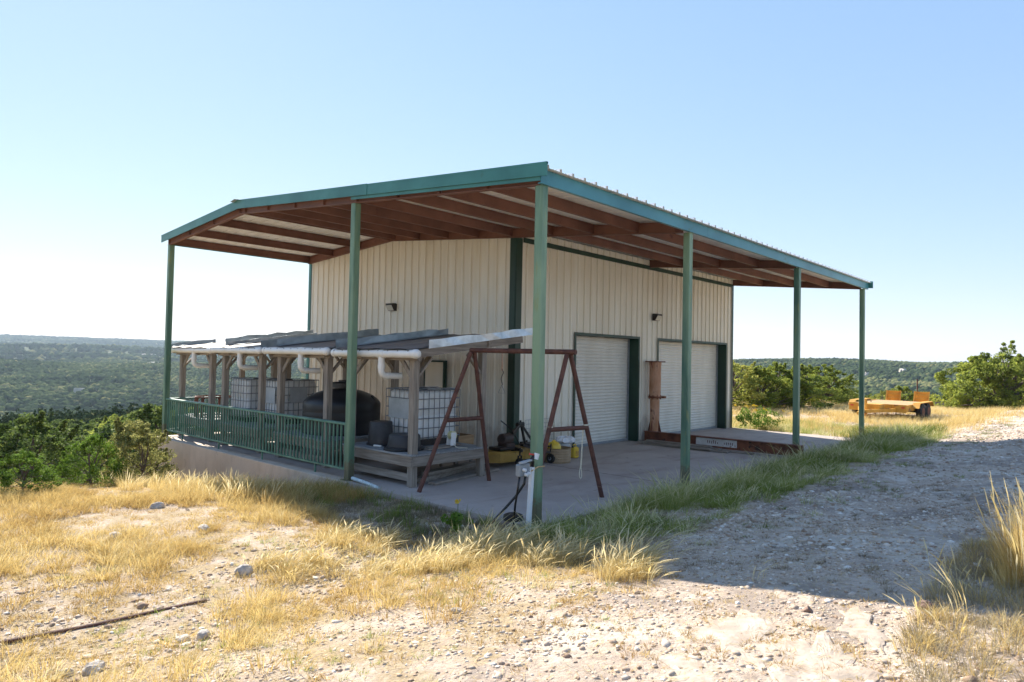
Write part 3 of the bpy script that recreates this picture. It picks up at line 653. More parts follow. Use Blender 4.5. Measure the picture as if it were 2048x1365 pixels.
# ------------------------------------------------------------------ caged tanks
def ibc(label, x, y, z, sx, sy, rz=0, plates=(0, 3), dirty=False):
    t_ = thing('caged_tank', label, 'tank', (x+sx/2, y+sy/2, z), rz, world=False, group='caged white tanks on the platforms')
    hx_, hy_ = sx/2, sy/2; H = 1.16
    pl = MB()
    for yy in (-hy_+0.06, 0, hy_-0.06): pl.box(-hx_, yy-0.05, 0.0, hx_, yy+0.05, 0.10)
    pl.box(-hx_, -hy_, 0.101, hx_, hy_, 0.125); obj('pallet', pl, BLACKM, t_)
    b_ = MB(); c = 0.10; h1, h2 = hx_-0.03, hy_-0.03; ring = []
    for (cx_, cy_, a0) in ((h1-c, h2-c, 0), (-h1+c, h2-c, 90), (-h1+c, -h2+c, 180), (h1-c, -h2+c, 270)):
        for k in range(5): a = D(a0+k*22.5); ring.append((cx_+c*math.cos(a), cy_+c*math.sin(a)))
    levels = [(0.94, 0.13), (0.995, 0.18), (1.0, 0.24), (1.0, 0.60), (0.985, 0.62), (1.0, 0.64), (1.0, 1.03), (0.97, 1.09), (0.88, 1.125)]
    n = len(ring)
    for s_, z_ in levels: b_.v += [(a*s_, b*s_, z_) for a, b in ring]
    for i in range(len(levels)-1):
        for k in range(n): b_.f.append((i*n+k, i*n+(k+1) % n, (i+1)*n+(k+1) % n, (i+1)*n+k))
    b_.f.append(tuple(range((len(levels)-1)*n, len(levels)*n))); b_.f.append(tuple(range(n-1, -1, -1)))
    bot = obj('bottle', b_, POLY, t_, smooth='auto')
    obj('lid', MB().lathe([(0.085, 1.12), (0.095, 1.13), (0.095, 1.16), (0.08, 1.17)], (0, 0, 0), 16), BLACKM, bot)
    cg = MB(); r = 0.009
    for z_ in (0.17, 0.36, 0.56, 0.76, 0.96, 1.14):
        cg.tube([(-hx_, -hy_, z_), (hx_, -hy_, z_), (hx_, hy_, z_), (-hx_, hy_, z_), (-hx_, -hy_, z_)], r if z_ < 1.1 else 0.013, 6)
    for f_ in range(9):
        x_ = -hx_+sx*f_/8; cg.tube([(x_, -hy_-0.005, 0.13), (x_, -hy_-0.005, 1.14)], r, 6); cg.tube([(x_, hy_+0.005, 0.13), (x_, hy_+0.005, 1.14)], r, 6)
    for f_ in range(1, 7):
        y_ = -hy_+sy*f_/7; cg.tube([(-hx_-0.005, y_, 0.13), (-hx_-0.005, y_, 1.14)], r, 6); cg.tube([(hx_+0.005, y_, 0.13), (hx_+0.005, y_, 1.14)], r, 6)
    obj('cage', cg, CAGE, t_)
    for pside in plates:
        if pside == 0: obj('label_plate', MB().box(-hx_-0.024, -hy_+0.10, 0.54, -hx_-0.016, hy_-0.12, 0.95), LABELP, t_)
        else: obj('label_plate', MB().box(-hx_+0.34, -hy_-0.024, 0.56, hx_-0.35, -hy_-0.016, 0.96), LABELP, t_)
    if dirty:
        br = MB()
        for k in (-0.3, 0.25): br.box(-hx_-0.02, k-0.02, 1.155, hx_+0.05, k+0.02, 1.17)
        obj('top_brace', br, CAGE, t_)
    return t_
ibc('white caged tank on the nearest shelter platform, beside the rusty swing frame', 1.20, 4.17, 0.61, 1.16, 1.05, plates=(0,), dirty=True)
ibc('white caged tank under the third shelter, the nearer and shaded one of its pair', 1.10, 9.62, 0.61, 1.18, 0.98, plates=(0, 3))
ibc('sunlit bright white caged tank under the third shelter, behind the shaded one', 0.80, 10.72, 0.61, 1.1, 1.02, plates=())

# round black tank
t_ = thing('black_water_tank', 'big round black plastic water tank with domed top under the second shelter', 'water tank', (1.50, 7.32, 0.607))
pr = [(0.01, 0), (0.86, 0), (0.90, 0.03), (0.90, 0.25), (0.896, 0.27), (0.90, 0.29), (0.90, 0.50), (0.896, 0.52), (0.90, 0.54), (0.90, 0.68), (0.892, 0.715), (0.86, 0.765), (0.79, 0.83), (0.70, 0.89), (0.58, 0.945), (0.45, 0.99), (0.33, 1.02), (0.26, 1.035)]
b_ = MB().lathe(pr, (1.50, 7.32, 0.607), 56)
for k in range(4):
    a = 2*math.pi*k/4+2.1; ca, sa = math.cos(a), math.sin(a)
    b_.bar((1.5+0.87*ca, 7.32+0.87*sa, 0.607+0.70), (1.5+0.74*ca, 7.32+0.74*sa, 0.607+0.88), 0.06, 0.07)
obj('tank_body', b_, BLACKP, t_, smooth='auto')
obj('lid', MB().lathe([(0.25, 1.055), (0.27, 1.06), (0.27, 1.17), (0.24, 1.19), (0.10, 1.20), (0.10, 1.235), (0.02, 1.24)], (1.50, 7.32, 0.607), 28), BLACKP, t_, smooth='auto')

# tubs and clutter on the near platform
t_ = thing('tall_tub', 'tall black tub turned upside down beside the caged tank on the platform', 'tub', (0.86, 4.93, 0.607))
obj('shell', MB().lathe([(0.29, 0), (0.29, 0.03), (0.262, 0.035), (0.235, 0.46), (0.225, 0.475), (0.02, 0.475)], (0.86, 4.93, 0.612), 32), TUB, t_, smooth='auto')
t_ = thing('wide_tub', 'wide low black tub turned upside down at the platform corner post', 'tub', (0.80, 4.08, 0.607))
obj('shell', MB().lathe([(0.36, 0), (0.36, 0.03), (0.33, 0.035), (0.305, 0.24), (0.285, 0.265), (0.02, 0.27)], (0.80, 4.08, 0.64), 36), TUB, t_, smooth='auto')
t_ = thing('hose_coil', 'black hose coiled on the platform beneath the wide low tub', 'hose', (0.74, 4.0, 0.607))
pts_ = [(0.74+(0.37+0.03*math.sin(k*.9))*math.cos(k*0.33), 4.02+(0.37+0.03*math.cos(k*.7))*math.sin(k*0.33), 0.625+0.012*(k//19)) for k in range(58)]
obj('coil', MB().tube(pts_, 0.013, 6), HOSE, t_, smooth=True)
t_ = thing('hose_reel', 'small yellow and white reel hung with cord at the platform edge by the caged tank', 'reel', (1.72, 3.66, 0.607))
obj('side_plate', MB().bar((1.64, 3.58, 0.66), (1.66, 3.58, 0.92), 0.13, 0.012, (0, 1, 0)), WHITEM, t_)
obj('side_plate', MB().bar((1.64, 3.70, 0.66), (1.66, 3.70, 0.92), 0.13, 0.012, (0, 1, 0)), WHITEM, t_)
obj('drum', MB().tube([(1.67, 3.585, 0.86), (1.67, 3.60, 0.86), (1.67, 3.605, 0.86), (1.67, 3.68, 0.86), (1.67, 3.685, 0.86), (1.67, 3.695, 0.86)], [0.085, 0.085, 0.05, 0.05, 0.085, 0.085], 18), poly('pale_yellow_plastic', (0.60, 0.58, 0.30), (0.70, 0.68, 0.42)), t_, smooth='auto')
obj('cord', MB().tube([(1.66, 3.57, 0.70), (1.66, 3.52, 0.64), (1.70, 3.46, 0.618), (1.80, 3.44, 0.616), (1.86, 3.38, 0.612)], 0.008, 6), ROPE, t_)
t_ = thing('wooden_crate', 'low open wooden crate on the platform behind the rear post of the nearest shelter', 'crate', (2.62, 4.5, 0.0))
for a in ((2.40, 4.32, 2.43, 4.86), (2.93, 4.32, 2.96, 4.86)): obj('side', MB().box(a[0], a[1], 0.42, a[2], a[3], 0.72), WN, t_)
for a in ((2.431, 4.32, 2.929, 4.35), (2.431, 4.83, 2.929, 4.86)): obj('side', MB().box(a[0], a[1], 0.42, a[2], a[3], 0.72), WN, t_)
obj('base', MB().box(2.431, 4.351, 0.30, 2.929, 4.829, 0.44), WX, t_)
for a in ((2.42, 4.34), (2.90, 4.34), (2.42, 4.80), (2.90, 4.80)): obj('leg', MB().box(a[0], a[1], 0, a[0]+.05, a[1]+.05, 0.30), WZ, t_)
t_ = thing('timber_off_cuts', 'flat pile of dark board scraps on the platform in front of the caged tank', 'scrap wood', (1.25, 3.72, 0.607))
for a in ((0.98, 3.62, 1.60, 0.12, .05), (1.15, 3.80, 1.75, 0.10, -.04), (1.3, 3.70, 2.05, .09, .12)):
    obj('board', MB().bar((a[0], a[1], 0.628+.02*random.random()), (a[2], a[1]+a[4], 0.63+.02*random.random()), a[3], 0.025), WX, t_)
t_ = thing('hose_union', 'small pale plastic fitting lying on the platform edge before the tall tub', 'fitting', (0.58, 4.62, 0.607))
obj('barrel', MB().tube([(0.54, 4.72, 0.632), (0.60, 4.55, 0.632)], 0.022, 10), PVC, t_, smooth='auto')
# lumber under and beside the platform
lum = [((0.75, 3.62, 0.06), (2.9, 4.28, 0.06), .28), ((0.85, 3.30, 0.03), (3.0, 3.66, 0.03), .18), ((1.0, 3.66, 0.155), (3.05, 4.02, 0.155), .20)]
for k, (a, b, w_) in enumerate(lum):
    t_ = thing('timber_plank', ['thick weathered plank on the slab under the nearest platform, deepest of three', 'grey plank on the slab nearest the foot of the swing frame', 'topmost grey plank stacked under the nearest platform'][k], 'plank', a)
    obj('board', MB().bar(a, b, w_, (0.10, 0.05, 0.07)[k]), WX, t_, bevel=0.004)
t_ = thing('plastic_pipe', 'pale blue white length of pipe lying in the grass beside the middle post', 'pipe', (-0.1, 4.1, 0.0))
obj('tube', MB().tube([(-0.02, 4.62, 0.06), (-0.05, 4.1, 0.035), (-0.06, 3.72, -0.0)], 0.035, 10), mat('pale_blue_pipe', (0.42, 0.55, 0.58), (0.66, 0.72, 0.72), 7, 0.5, spots=((0.2, 0.2, 0.17), 9, 0.6)), t_, smooth='auto')
# rusty ring feeder at the far corner
t_ = thing('ring_feeder', 'rust red curved steel ring with short uprights behind the farthest shelter', 'feeder', (1.5, 13.55, 0))
cxr, cyr = 0.95, 12.9
for z_, nm in ((1.17, 'top_ring'), (0.62, 'lower_ring')):
    obj(nm, MB().tube([(cxr+0.52*math.cos(2*math.pi*k/28), cyr+0.52*math.sin(2*math.pi*k/28), z_) for k in range(29)], 0.022, 6), RUSTB, t_, smooth='auto')
for k in range(14):
    a = 2*math.pi*k/14; obj('upright', MB().tube([(cxr+0.52*math.cos(a), cyr+0.52*math.sin(a), 0.607), (cxr+0.52*math.cos(a), cyr+0.52*math.sin(a), 1.15)], 0.020, 6), RUSTB, t_)

# ------------------------------------------------------------------ rusty swing frame
t_ = thing('swing_frame', 'rusty brown pipe swing frame with two A shaped ends at the slab corner', 'swing frame', (1.4, 1.8, 0))
A1 = Vector((1.30, 2.72, 2.58)); A2 = Vector((1.60, 0.66, 2.57)); dv = (A2-A1).normalized()
obj('top_beam', MB().tube([A1-dv*0.05, A2+dv*0.14], 0.046, 14), RUST, t_, smooth='auto')
feet = [(A1, (0.25, 2.95, 0.0), (2.02, 2.91, 0.0)), (A2, (0.72, 0.72, -0.02), (2.38, 0.45, -0.02))]
for ap, fa_, fb_ in feet:
    ap = ap - Vector((0, 0, 0.04))
    for f_, sx_ in ((fa_, -0.05), (fb_, 0.05)): obj('leg', MB().tube([ap+Vector((sx_, 0, 0)), f_], 0.042, 12), RUST, t_, smooth='auto')
    fa_, fb_ = Vector(fa_), Vector(fb_); k = 0.50
    obj('cross_bar', MB().tube([ap+(fa_-ap)*k, ap+(fb_-ap)*k], 0.040, 12), RUST, t_, smooth='auto')
t_ = thing('chain', 'thin hanging chain with a hook and wire triangle on the swing frame beam', 'chain', tuple(A1+(A2-A1)*0.33))
p0 = A1+(A2-A1)*0.33; cn = MB()
for k in range(9):
    z_ = p0.z-0.05-k*0.034; o_ = (0.012, 0) if k % 2 else (0, 0.012)
    cn.tube([(p0.x-o_[0], p0.y-o_[1], z_), (p0.x-o_[0], p0.y-o_[1], z_-0.04), (p0.x+o_[0], p0.y+o_[1], z_-0.04), (p0.x+o_[0], p0.y+o_[1], z_), (p0.x-o_[0], p0.y-o_[1], z_)], 0.0035, 5)
obj('links', cn, RUSTO, t_)
zz = p0.z-0.36
obj('hook', MB().tube([(p0.x, p0.y, zz+.02), (p0.x+.02, p0.y-.02, zz-.04), (p0.x, p0.y, zz-.10), (p0.x-.01, p0.y+.01, zz-.16), (p0.x+.01, p0.y-.01, zz-.27)], 0.008, 6), BLACKM, t_)
obj('wire_triangle', MB().tube([(p0.x, p0.y, zz-.27), (p0.x+.04, p0.y-.05, zz-.42), (p0.x-.04, p0.y+.05, zz-.42), (p0.x, p0.y, zz-.27)], 0.005, 5), CAGE, t_)
t_ = thing('rope', 'pale rope tied round the swing frame cross bar and hanging in a loop', 'rope', (2.02, 0.58, 1.28))
pb = A2+(Vector((2.38, 0.45, 0))-A2)*0.5
obj('wrap', MB().tube([(pb.x+0.048*math.cos(a), pb.y+0.048*math.sin(a)*.8, pb.z+0.0+a*0.002) for a in [k*0.5 for k in range(27)]], 0.008, 6), ROPE, t_)
rx, ry = pb.x-0.07, pb.y+0.02
obj('strand', MB().tube([(rx+.02, ry, 1.27), (rx-.005, ry, 1.0), (rx-0.02, ry, 0.75), (rx-.03, ry, .60), (rx-.065, ry, .48), (rx-.06, ry, .40), (rx-.03, ry, .37), (rx, ry, .40), (rx-.005, ry, .50), (rx-.02, ry, .60)], 0.008, 6), ROPE, t_)
obj('strand', MB().tube([(rx+.045, ry, 1.27), (rx+.01, ry, 1.0), (rx, ry, 0.75), (rx-.01, ry, .60)], 0.006, 6), ROPE, t_)
fa_ = Vector((0.72, 0.72, -0.02)); pc = A2+(fa_-A2)*0.5
obj('wrap', MB().tube([(pc.x+0.048*math.cos(a), pc.y+0.048*math.sin(a)*.8, pc.z+0.01+a*0.002) for a in [k*0.5 for k in range(26)]], 0.007, 6), ROPE, t_)

# ------------------------------------------------------------------ finishing mower
t_ = thing('mower_attachment', 'yellow finishing mower deck with black hitch frame and caster wheels by the wall corner', 'mower', (4.0, 4.0, 0))
dk = MB(); P_ = [(3.02, 3.95), (3.20, 3.72), (3.70, 3.66), (4.10, 3.78), (4.55, 3.66), (4.98, 3.78), (5.05, 4.15), (4.7, 4.42), (3.3, 4.42), (3.02, 4.25)]
n = len(P_); dk.v = [(a, b, 0.13) for a, b in P_]+[(a, b, 0.32) for a, b in P_]+[(4.0+(a-4.0)*.93, 4.06+(b-4.06)*.9, 0.36) for a, b in P_]
for l in (0, n):
    for i in range(n): dk.f.append((l+i, l+(i+1) % n, l+n+(i+1) % n, l+n+i))
dk.f.append(tuple(range(2*n, 3*n))); obj('deck', dk, YEL, t_)
obj('gearbox', MB().tube([(3.50, 3.98, .60), (3.86, 4.05, .60)], [.13, .13], 12).box(3.55, 3.85, .36, 3.85, 4.15, .52), mat('greasy_gearbox', (0.03, 0.02, 0.015), (0.07, 0.035, 0.025), 9, 0.6), t_, bevel=0.02)
obj('belt_guard', MB().box(3.30, 3.80, .37, 3.75, 4.20, .44), BLACKM, t_, bevel=0.02)
obj('belt_guard', MB().box(4.35, 3.80, .37, 4.80, 4.20, .44), BLACKM, t_, bevel=0.02)
for a, b in (((3.72, 4.05, .40), (4.16, 4.02, .92)), ((4.42, 4.05, .38), (4.20, 4.02, .92)), ((3.60, 4.0, .38), (4.12, 4.0, .86)), ((4.60, 3.82, .30), (4.22, 4.0, .88)), ((3.78, 3.9, .75), (4.12, 3.98, .90))):
    obj('hitch_arm', MB().bar(a, b, .04, .05), BLACKM, t_)
obj('hitch_head', MB().box(4.08, 3.95, .86, 4.26, 4.08, .93).tube([(4.05, 4.0, .93), (4.28, 4.0, .93)], .028, 10).tube([(4.165, 4.0, .93), (4.165, 4.0, 1.0)], .025, 10), BLACKM, t_)
obj('lift_lever', MB().tube([(3.55, 4.05, 1.02), (3.62, 4.06, .98), (4.0, 4.1, .78), (4.3, 4.12, .40)], .014, 8), BLACKM, t_)
obj('lower_arm', MB().bar((3.95, 3.70, .46), (4.6, 3.45, .27), .05, .06), BLACKM, t_)
obj('lower_arm', MB().bar((3.70, 3.72, .42), (3.55, 3.40, .40), .05, .06), BLACKM, t_)
for (wx, wy) in ((3.60, 3.50), (4.72, 3.52), (3.4, 4.34), (4.8, 4.34)):
    wh = obj('caster_wheel', MB().tube([(wx-.035, wy, .115), (wx-.028, wy, .115), (wx+.028, wy, .115), (wx+.035, wy, .115)], [.09, .115, .115, .09], 20), RUBBER, t_, smooth='auto')
    obj('hub', MB().tube([(wx-.042, wy, .115), (wx+.042, wy, .115)], .045, 12), GREYM, wh)
    obj('caster_fork', MB().box(wx-.055, wy-.02, .10, wx-.045, wy+.02, .27).box(wx+.045, wy-.02, .10, wx+.055, wy+.02, .27).box(wx-.055, wy-.02, .27, wx+.055, wy+.02, .285).tube([(wx, wy, .285), (wx, wy, .46)], .02, 8).bar((wx, wy, .40), (wx, wy+.25, .38), .04, .03), BLACKM, t_)
# mesh panel leaning on the wall
t_ = thing('wire_panel', 'square wire mesh panel leaning on the wall beside the first roll up door', 'mesh panel', (5.45, 4.4, 0))
w_ = MB()
for k in range(11): x_ = 4.9+k*0.106; w_.tube([(x_, 4.36, 0.0), (x_, 4.48, 0.93)], 0.0035, 4)
for k in range(10): z_ = 0.01+k*0.102; w_.tube([(4.9, 4.355+z_*.129, z_), (5.96, 4.355+z_*.129, z_)], 0.0035, 4)
obj('wires', w_, CAGE, t_)
# tub, float, bin, jug, bag
t_ = thing('ribbed_tub', 'low tan ribbed tub standing on the slab behind the corner post', 'tub', (4.98, 3.55, 0))
pr = [(0.30, 0)]+[(0.31+0.008*(k % 2), 0.02+0.03*k) for k in range(11)]+[(0.325, 0.345), (0.30, 0.345), (0.29, 0.08), (0.01, 0.08)]
obj('shell', MB().lathe(pr, (5.02, 3.55, 0), 32), TAN, t_)
t_ = thing('yellow_float', 'round yellow plastic float resting in the tan ribbed tub', 'float', (4.93, 3.58, 0.3))
obj('shell', MB().lathe([(0.01, 0.20), (0.12, 0.205), (0.16, 0.25), (0.175, 0.32), (0.165, 0.40), (0.12, 0.46), (0.05, 0.49), (0.03, 0.52), (0.005, 0.525)], (4.93, 3.60, 0.0), 22), YELJ, t_, smooth='auto')
t_ = thing('grey_bin', 'pale grey cylinder bin under the white plastic bag', 'bin', (5.72, 3.86, 0))
obj('shell', MB().lathe([(0.13, 0), (0.15, 0.34), (0.155, 0.345), (0.155, 0.37), (0.01, 0.37)], (5.66, 3.86, 0), 22), mat('pale_grey_bin', (0.45, 0.48, 0.50), (0.55, 0.58, 0.60), 5, 0.5), t_, smooth='auto')
t_ = thing('yellow_jug', 'yellow plastic jug with a dark label standing beside the pale grey bin', 'jug', (5.84, 3.66, 0))
obj('body', MB().box(5.76, 3.60, 0, 5.96, 3.76, 0.27), YELJ, t_, bevel=0.03)
obj('handle', MB().tube([(5.80, 3.68, 0.26), (5.82, 3.68, 0.33), (5.90, 3.68, 0.33), (5.93, 3.68, 0.26)], .014, 8), YELJ, t_)
obj('cap', MB().tube([(5.78, 3.68, 0.26), (5.78, 3.68, 0.31)], .025, 10), BLACKM, t_)
obj('label_patch', MB().box(5.80, 3.592, 0.06, 5.92, 3.598, 0.18), mat('brown_jug_label', (0.45, 0.22, 0.04), (0.60, 0.36, 0.06), 20, 0.5), t_)
t_ = thing('plastic_bag', 'crumpled white plastic bag lying over the pale grey bin', 'bag', (5.75, 3.85, 0.37))
bm_ = MB().lathe([(0.10, 0.372), (0.20, 0.385), (0.235, 0.43), (0.20, 0.49), (0.12, 0.515), (0.01, 0.52)], (0, 0, 0), 26); rr_ = random.Random(5)
bm_.v = [(5.72+a*1.15*(1+rr_.uniform(-.22, .22)), 3.86+b*(1+rr_.uniform(-.22, .22)), c*(1+rr_.uniform(-.03, .06))) for a, b, c in bm_.v]
obj('shell', bm_, BAGM, t_)

# ------------------------------------------------------------------ water riser at the corner post
t_ = thing('water_riser', 'white post with a grey valve box and black hoses strapped to the corner post', 'water riser', (-0.36, -0.2, 0))
obj('riser_post', MB().bar((-0.40, -0.20, -0.12), (-0.335, -0.20, 0.90), 0.055, 0.055, (0, 1, 0)), WHITEM, t_)
obj('valve_box', MB().box(-0.66, -0.26, 0.80, -0.44, -0.17, 0.97), GREYM, t_, bevel=0.012)
obj('box_lid', MB().bar((-0.67, -0.27, 1.00), (-0.45, -0.27, 1.02), 0.06, 0.02), LABELP, t_)
for a in ((-0.60, 0.90), (-0.50, 0.84), (-0.56, 0.83)): obj('fitting', MB().tube([(a[0], -0.265, a[1]), (a[0]+.01, -0.31, a[1]-.005)], 0.024, 10), WHITEM, t_, smooth='auto')
obj('tap', MB().tube([(-0.40, -0.23, 1.0), (-0.34, -0.24, 1.06), (-0.29, -0.25, 1.05)], 0.03, 10), BLACKM, t_, smooth='auto')
obj('tap_handle', MB().tube([(-0.44, -0.24, 1.10), (-0.34, -0.24, 1.08)], 0.014, 8), RED, t_)
obj('tap_head', MB().tube([(-0.33, -0.26, 1.02), (-0.31, -0.27, 1.10)], 0.038, 12), WHITEM, t_, smooth='auto')
obj('riser_pipe', MB().tube([(-0.315, -0.19, 0.98), (-0.27, -0.12, 0.6), (-0.22, -0.1, 0.35)], 0.028, 10), BLACKM, t_, smooth='auto')
obj('strap', MB().tube([(-0.40, -0.25, 0.86), (-0.1, -0.12, 0.87), (0.08, -0.09, 0.855), (0.085, 0.0, 0.86), (0.085, 0.085, 0.86), (-0.085, 0.085, 0.87), (-0.1, -0.04, 0.87), (-0.37, -0.17, 0.87)], 0.010, 6), mat('orange_strap', (0.55, 0.30, 0.12), (0.62, 0.42, 0.2), 20, 0.6), t_)
obj('hose', MB().tube([(-0.62, -0.22, 0.80), (-0.63, -0.20, 0.62), (-0.62, -0.15, 0.40), (-0.60, -0.1, 0.02)], 0.015, 8), HOSE, t_, smooth=True)
obj('hose', MB().tube([(-0.49, -0.22, 0.80), (-0.50, -0.20, 0.68), (-0.56, -0.10, 0.50), (-0.72, 0.05, 0.25), (-0.90, 0.18, 0.02), (-0.98, 0.23, -0.05)], 0.019, 8), HOSE, t_, smooth=True)
t_ = thing('irrigation_box', 'low black valve cover on the slab edge behind the white riser post', 'valve box', (-0.25, 0.30, 0))
obj('cover', MB().lathe([(0.16, 0), (0.15, 0.07), (0.10, 0.09), (0.01, 0.10)], (-0.02, 0.42, 0.0), 18), BLACKP, t_)

# ------------------------------------------------------------------ rusty column, beam and boards
t_ = thing('rusty_column', 'orange rusted flanged steel pipe column standing between the two doors', 'steel column', (10.72, 4.28, 0))
c_ = (10.72, 4.26, 0)
obj('lower_pipe', MB().lathe([(0.145, 0.012), (0.145, 1.32)], c_, 22), RUSTO, t_, smooth='auto', label='paler flaking rust')
obj('upper_pipe', MB().lathe([(0.178, 1.36), (0.178, 2.30), (0.185, 2.34), (0.19, 2.42)], c_, 22), RUSTO, t_, smooth='auto')
obj('flange', MB().lathe([(0.205, 1.318), (0.205, 1.345), (0.205, 1.346), (0.205, 1.372)], c_, 20), RUSTB, t_, smooth='auto')
for k in range(8):
    a = 2*math.pi*k/8+.2; obj('bolt', MB().tube([(c_[0]+.185*math.cos(a), c_[1]+.185*math.sin(a), 1.28), (c_[0]+.185*math.cos(a), c_[1]+.185*math.sin(a), 1.41)], .016, 6), RUSTB, t_)
obj('clamp', MB().box(c_[0]+0.12, c_[1]-0.26, 1.31, c_[0]+0.24, c_[1]-0.14, 1.375), RUSTB, t_)
obj('top_flange', MB().box(c_[0]-0.27, c_[1]-0.20, 2.42, c_[0]+0.27, c_[1]+0.20, 2.455), RUSTB, t_)
for a in range(4):
    ca, sa = math.cos(a*math.pi/2), math.sin(a*math.pi/2); g_ = MB()
    for s_ in (-.006, .006):
        pass
    q = [(0.14, 0.012), (0.29, 0.012), (0.29, 0.06), (0.15, 0.62), (0.14, 0.62)]
    n = len(q)
    for s_ in (-.008, .008): g_.v += [(c_[0]+ca*r-sa*s_, c_[1]+sa*r+ca*s_, z) for r, z in q]
    g_.f = [tuple(range(n)), tuple(range(2*n-1, n-1, -1))]+[(i, (i+1) % n, n+(i+1) % n, n+i) for i in range(n)]
    obj('gusset', g_, RUSTB, t_)
g_ = MB(); q = [(-0.16, 2.20), (-0.27, 2.42), (-0.16, 2.42)]
for s_ in (-.008, .008): g_.v += [(c_[0]+r, c_[1]+s_, z) for r, z in q]
g_.f = [(0, 1, 2), (5, 4, 3), (0, 1, 4, 3), (1, 2, 5, 4), (2, 0, 3, 5)]; obj('gusset', g_, RUSTB, t_)
obj('base_plate', MB().box(c_[0]-.3, c_[1]-.2, 0, c_[0]+.3, c_[1]+.2, .012), RUSTB, t_)
t_ = thing('steel_beam', 'long rusty I beam with a worn white label lying across the slab near the second door', 'steel beam', (10.2, 2, 0))
Ba, Bb = (10.18, 4.28, 0), (10.36, -0.32, 0)
prf = [(-.1, .05), (.1, .05), (.1, .065), (.006, .065), (.006, .325), (.1, .325), (.1, .34), (-.1, .34), (-.1, .325), (-.006, .325), (-.006, .065), (-.1, .065)]
obj('web_and_flanges', MB().ext(prf, Ba, Bb), RUSTB, t_)
def onb(t, z, off): return (Ba[0]+(Bb[0]-Ba[0])*t-off, Ba[1]+(Bb[1]-Ba[1])*t, z)
LW = mat('worn_white_label', (0.55, 0.52, 0.50), (0.70, 0.68, 0.66), 6, 0.7, spots=((0.28, 0.13, 0.08), 7, 0.62))
lb = MB().quad(onb(.36, .10, .012), onb(.36, .30, .012), onb(.62, .30, .012), onb(.62, .10, .012)); lab = obj('label_strip', lb, LW, t_)
rr_ = random.Random(3); mk = MB()
for k in range(13):
    t0 = .435+k*.0125+(0.03 if k > 5 else 0); zt = .26-rr_.random()*.05
    if t0 < .60: mk.quad(onb(t0, .16+rr_.random()*.03, .016), onb(t0, zt, .016), onb(t0+.005, zt, .016), onb(t0+.005, .15, .016))
obj('worn_marks', mk, mat('faded_dark_ink', (0.09, 0.06, 0.06), (0.3, 0.15, 0.13), 20, 0.8), lab)
for k, tt in enumerate((0.05, 0.93)): obj('timber_block', MB().box(onb(tt, 0, 0)[0]-.12, onb(tt, 0, 0)[1]-.06, 0, onb(tt, 0, 0)[0]+.12, onb(tt, 0, 0)[1]+.06, .05), WX, t_)
bs = [((9.98, 4.15, .022), (10.10, .9, .022), .19), ((9.74, 4.05, .022), (9.80, 1.45, .022), .18), ((9.90, 4.1, .066), (9.95, 1.75, .066), .19), ((9.72, 4.2, .066), (9.70, 1.9, .066), .15), ((9.86, 4.0, .108), (9.90, 2.0, .108), .16)]
dl = ['long grey board lying flat against the foot of the rusty beam', 'outermost bottom board of the stack in front of the rusty beam', 'second layer board of the stack, the one next to the rusty beam', 'second layer board of the stack, the one nearer the first door', 'single top board of the stack in front of the rusty beam']
for k, (a, b, w_) in enumerate(bs): tag(obj('stacked_board', MB().bar(a, b, w_, .040), WY, None, bevel=.003), dl[k], 'board', 'boards stacked beside the rusty beam')

# ------------------------------------------------------------------ rusty pipe lying on the stony ground
t_ = thing('ground_pipe', 'thin rusty pipe lying on the stony ground at the lower left', 'pipe', (-6.3, .58, 0))
pp = [(-9.0, 0.80), (-7.8, 0.70), (-6.9, .64), (-6.25, .59), (-5.6, .50), (-5.1, .46), (-4.62, .42)]
obj('tube', MB().tube([(a, b, tz(a, b)+(.018 if i < 4 else .006)) for i, (a, b) in enumerate(pp)], 0.019, 8), RUST, t_, smooth='auto')

# ------------------------------------------------------------------ trailer
t_ = thing('equipment_trailer', 'yellow flatbed equipment trailer with two raised rear ramps parked in the dry grass', 'trailer', (29.6, 2.05, tz(29.6, 2.05)), 0, world=False)
# local frame: +x towards the hitch, y across
t_.rotation_euler = (0, D(1.0), math.atan2(-0.20, -0.98)+D(-16))
def tb(n_, m_, *bx, **k): return obj(n_, m_, *bx, **k)
obj('deck', MB().box(-1.9, -1.2, .66, 1.7, 1.2, .72), SAWDECK, t_)
obj('side_rail', MB().box(-1.9, 1.205, .44, 1.75, 1.26, .745), YELT, t_); obj('side_rail', MB().box(-1.9, -1.26, .44, 1.75, -1.205, .745), YELT, t_)
obj('front_rail', MB().box(1.755, -1.26, .40, 1.81, 1.26, .76), YELT, t_)
for yy in (-1.12, 1.12): obj('reflector', MB().box(1.812, yy-.07, .60, 1.825, yy+.07, .66), RED, t_)
for yy in (-.55, .0, .55): obj('tie_ring', MB().tube([(1.83+.05*math.sin(k*math.pi/5), yy+.05*math.cos(k*math.pi/5), .56) for k in range(11)], .012, 5), BLACKM, t_)
for xx in (-.55, .30): obj('axle', MB().tube([(xx, -1.3, .38), (xx, 1.3, .38)], .05, 8), BLACKM, t_)
for yy in (-1.0, 1.0): obj('spring_hanger', MB().bar((-1.2, yy, .44), (.95, yy, .44), .06, .10), BLACKM, t_)
for yy in (-.6, -.2, .2, .6): obj('stringer', MB().bar((-1.9, yy, .58), (1.7, yy, .58), .06, .12), YELT, t_)
obj('safety_chain', MB().tube([(3.6, .12, .48), (3.8, .2, .3), (4.0, .22, .12), (4.1, .2, .02)], .018, 5), RUSTB, t_)
obj('dovetail', MB().bar((-1.9, 0, .69), (-2.7, 0, .52), 2.4, .05), YELT, t_)
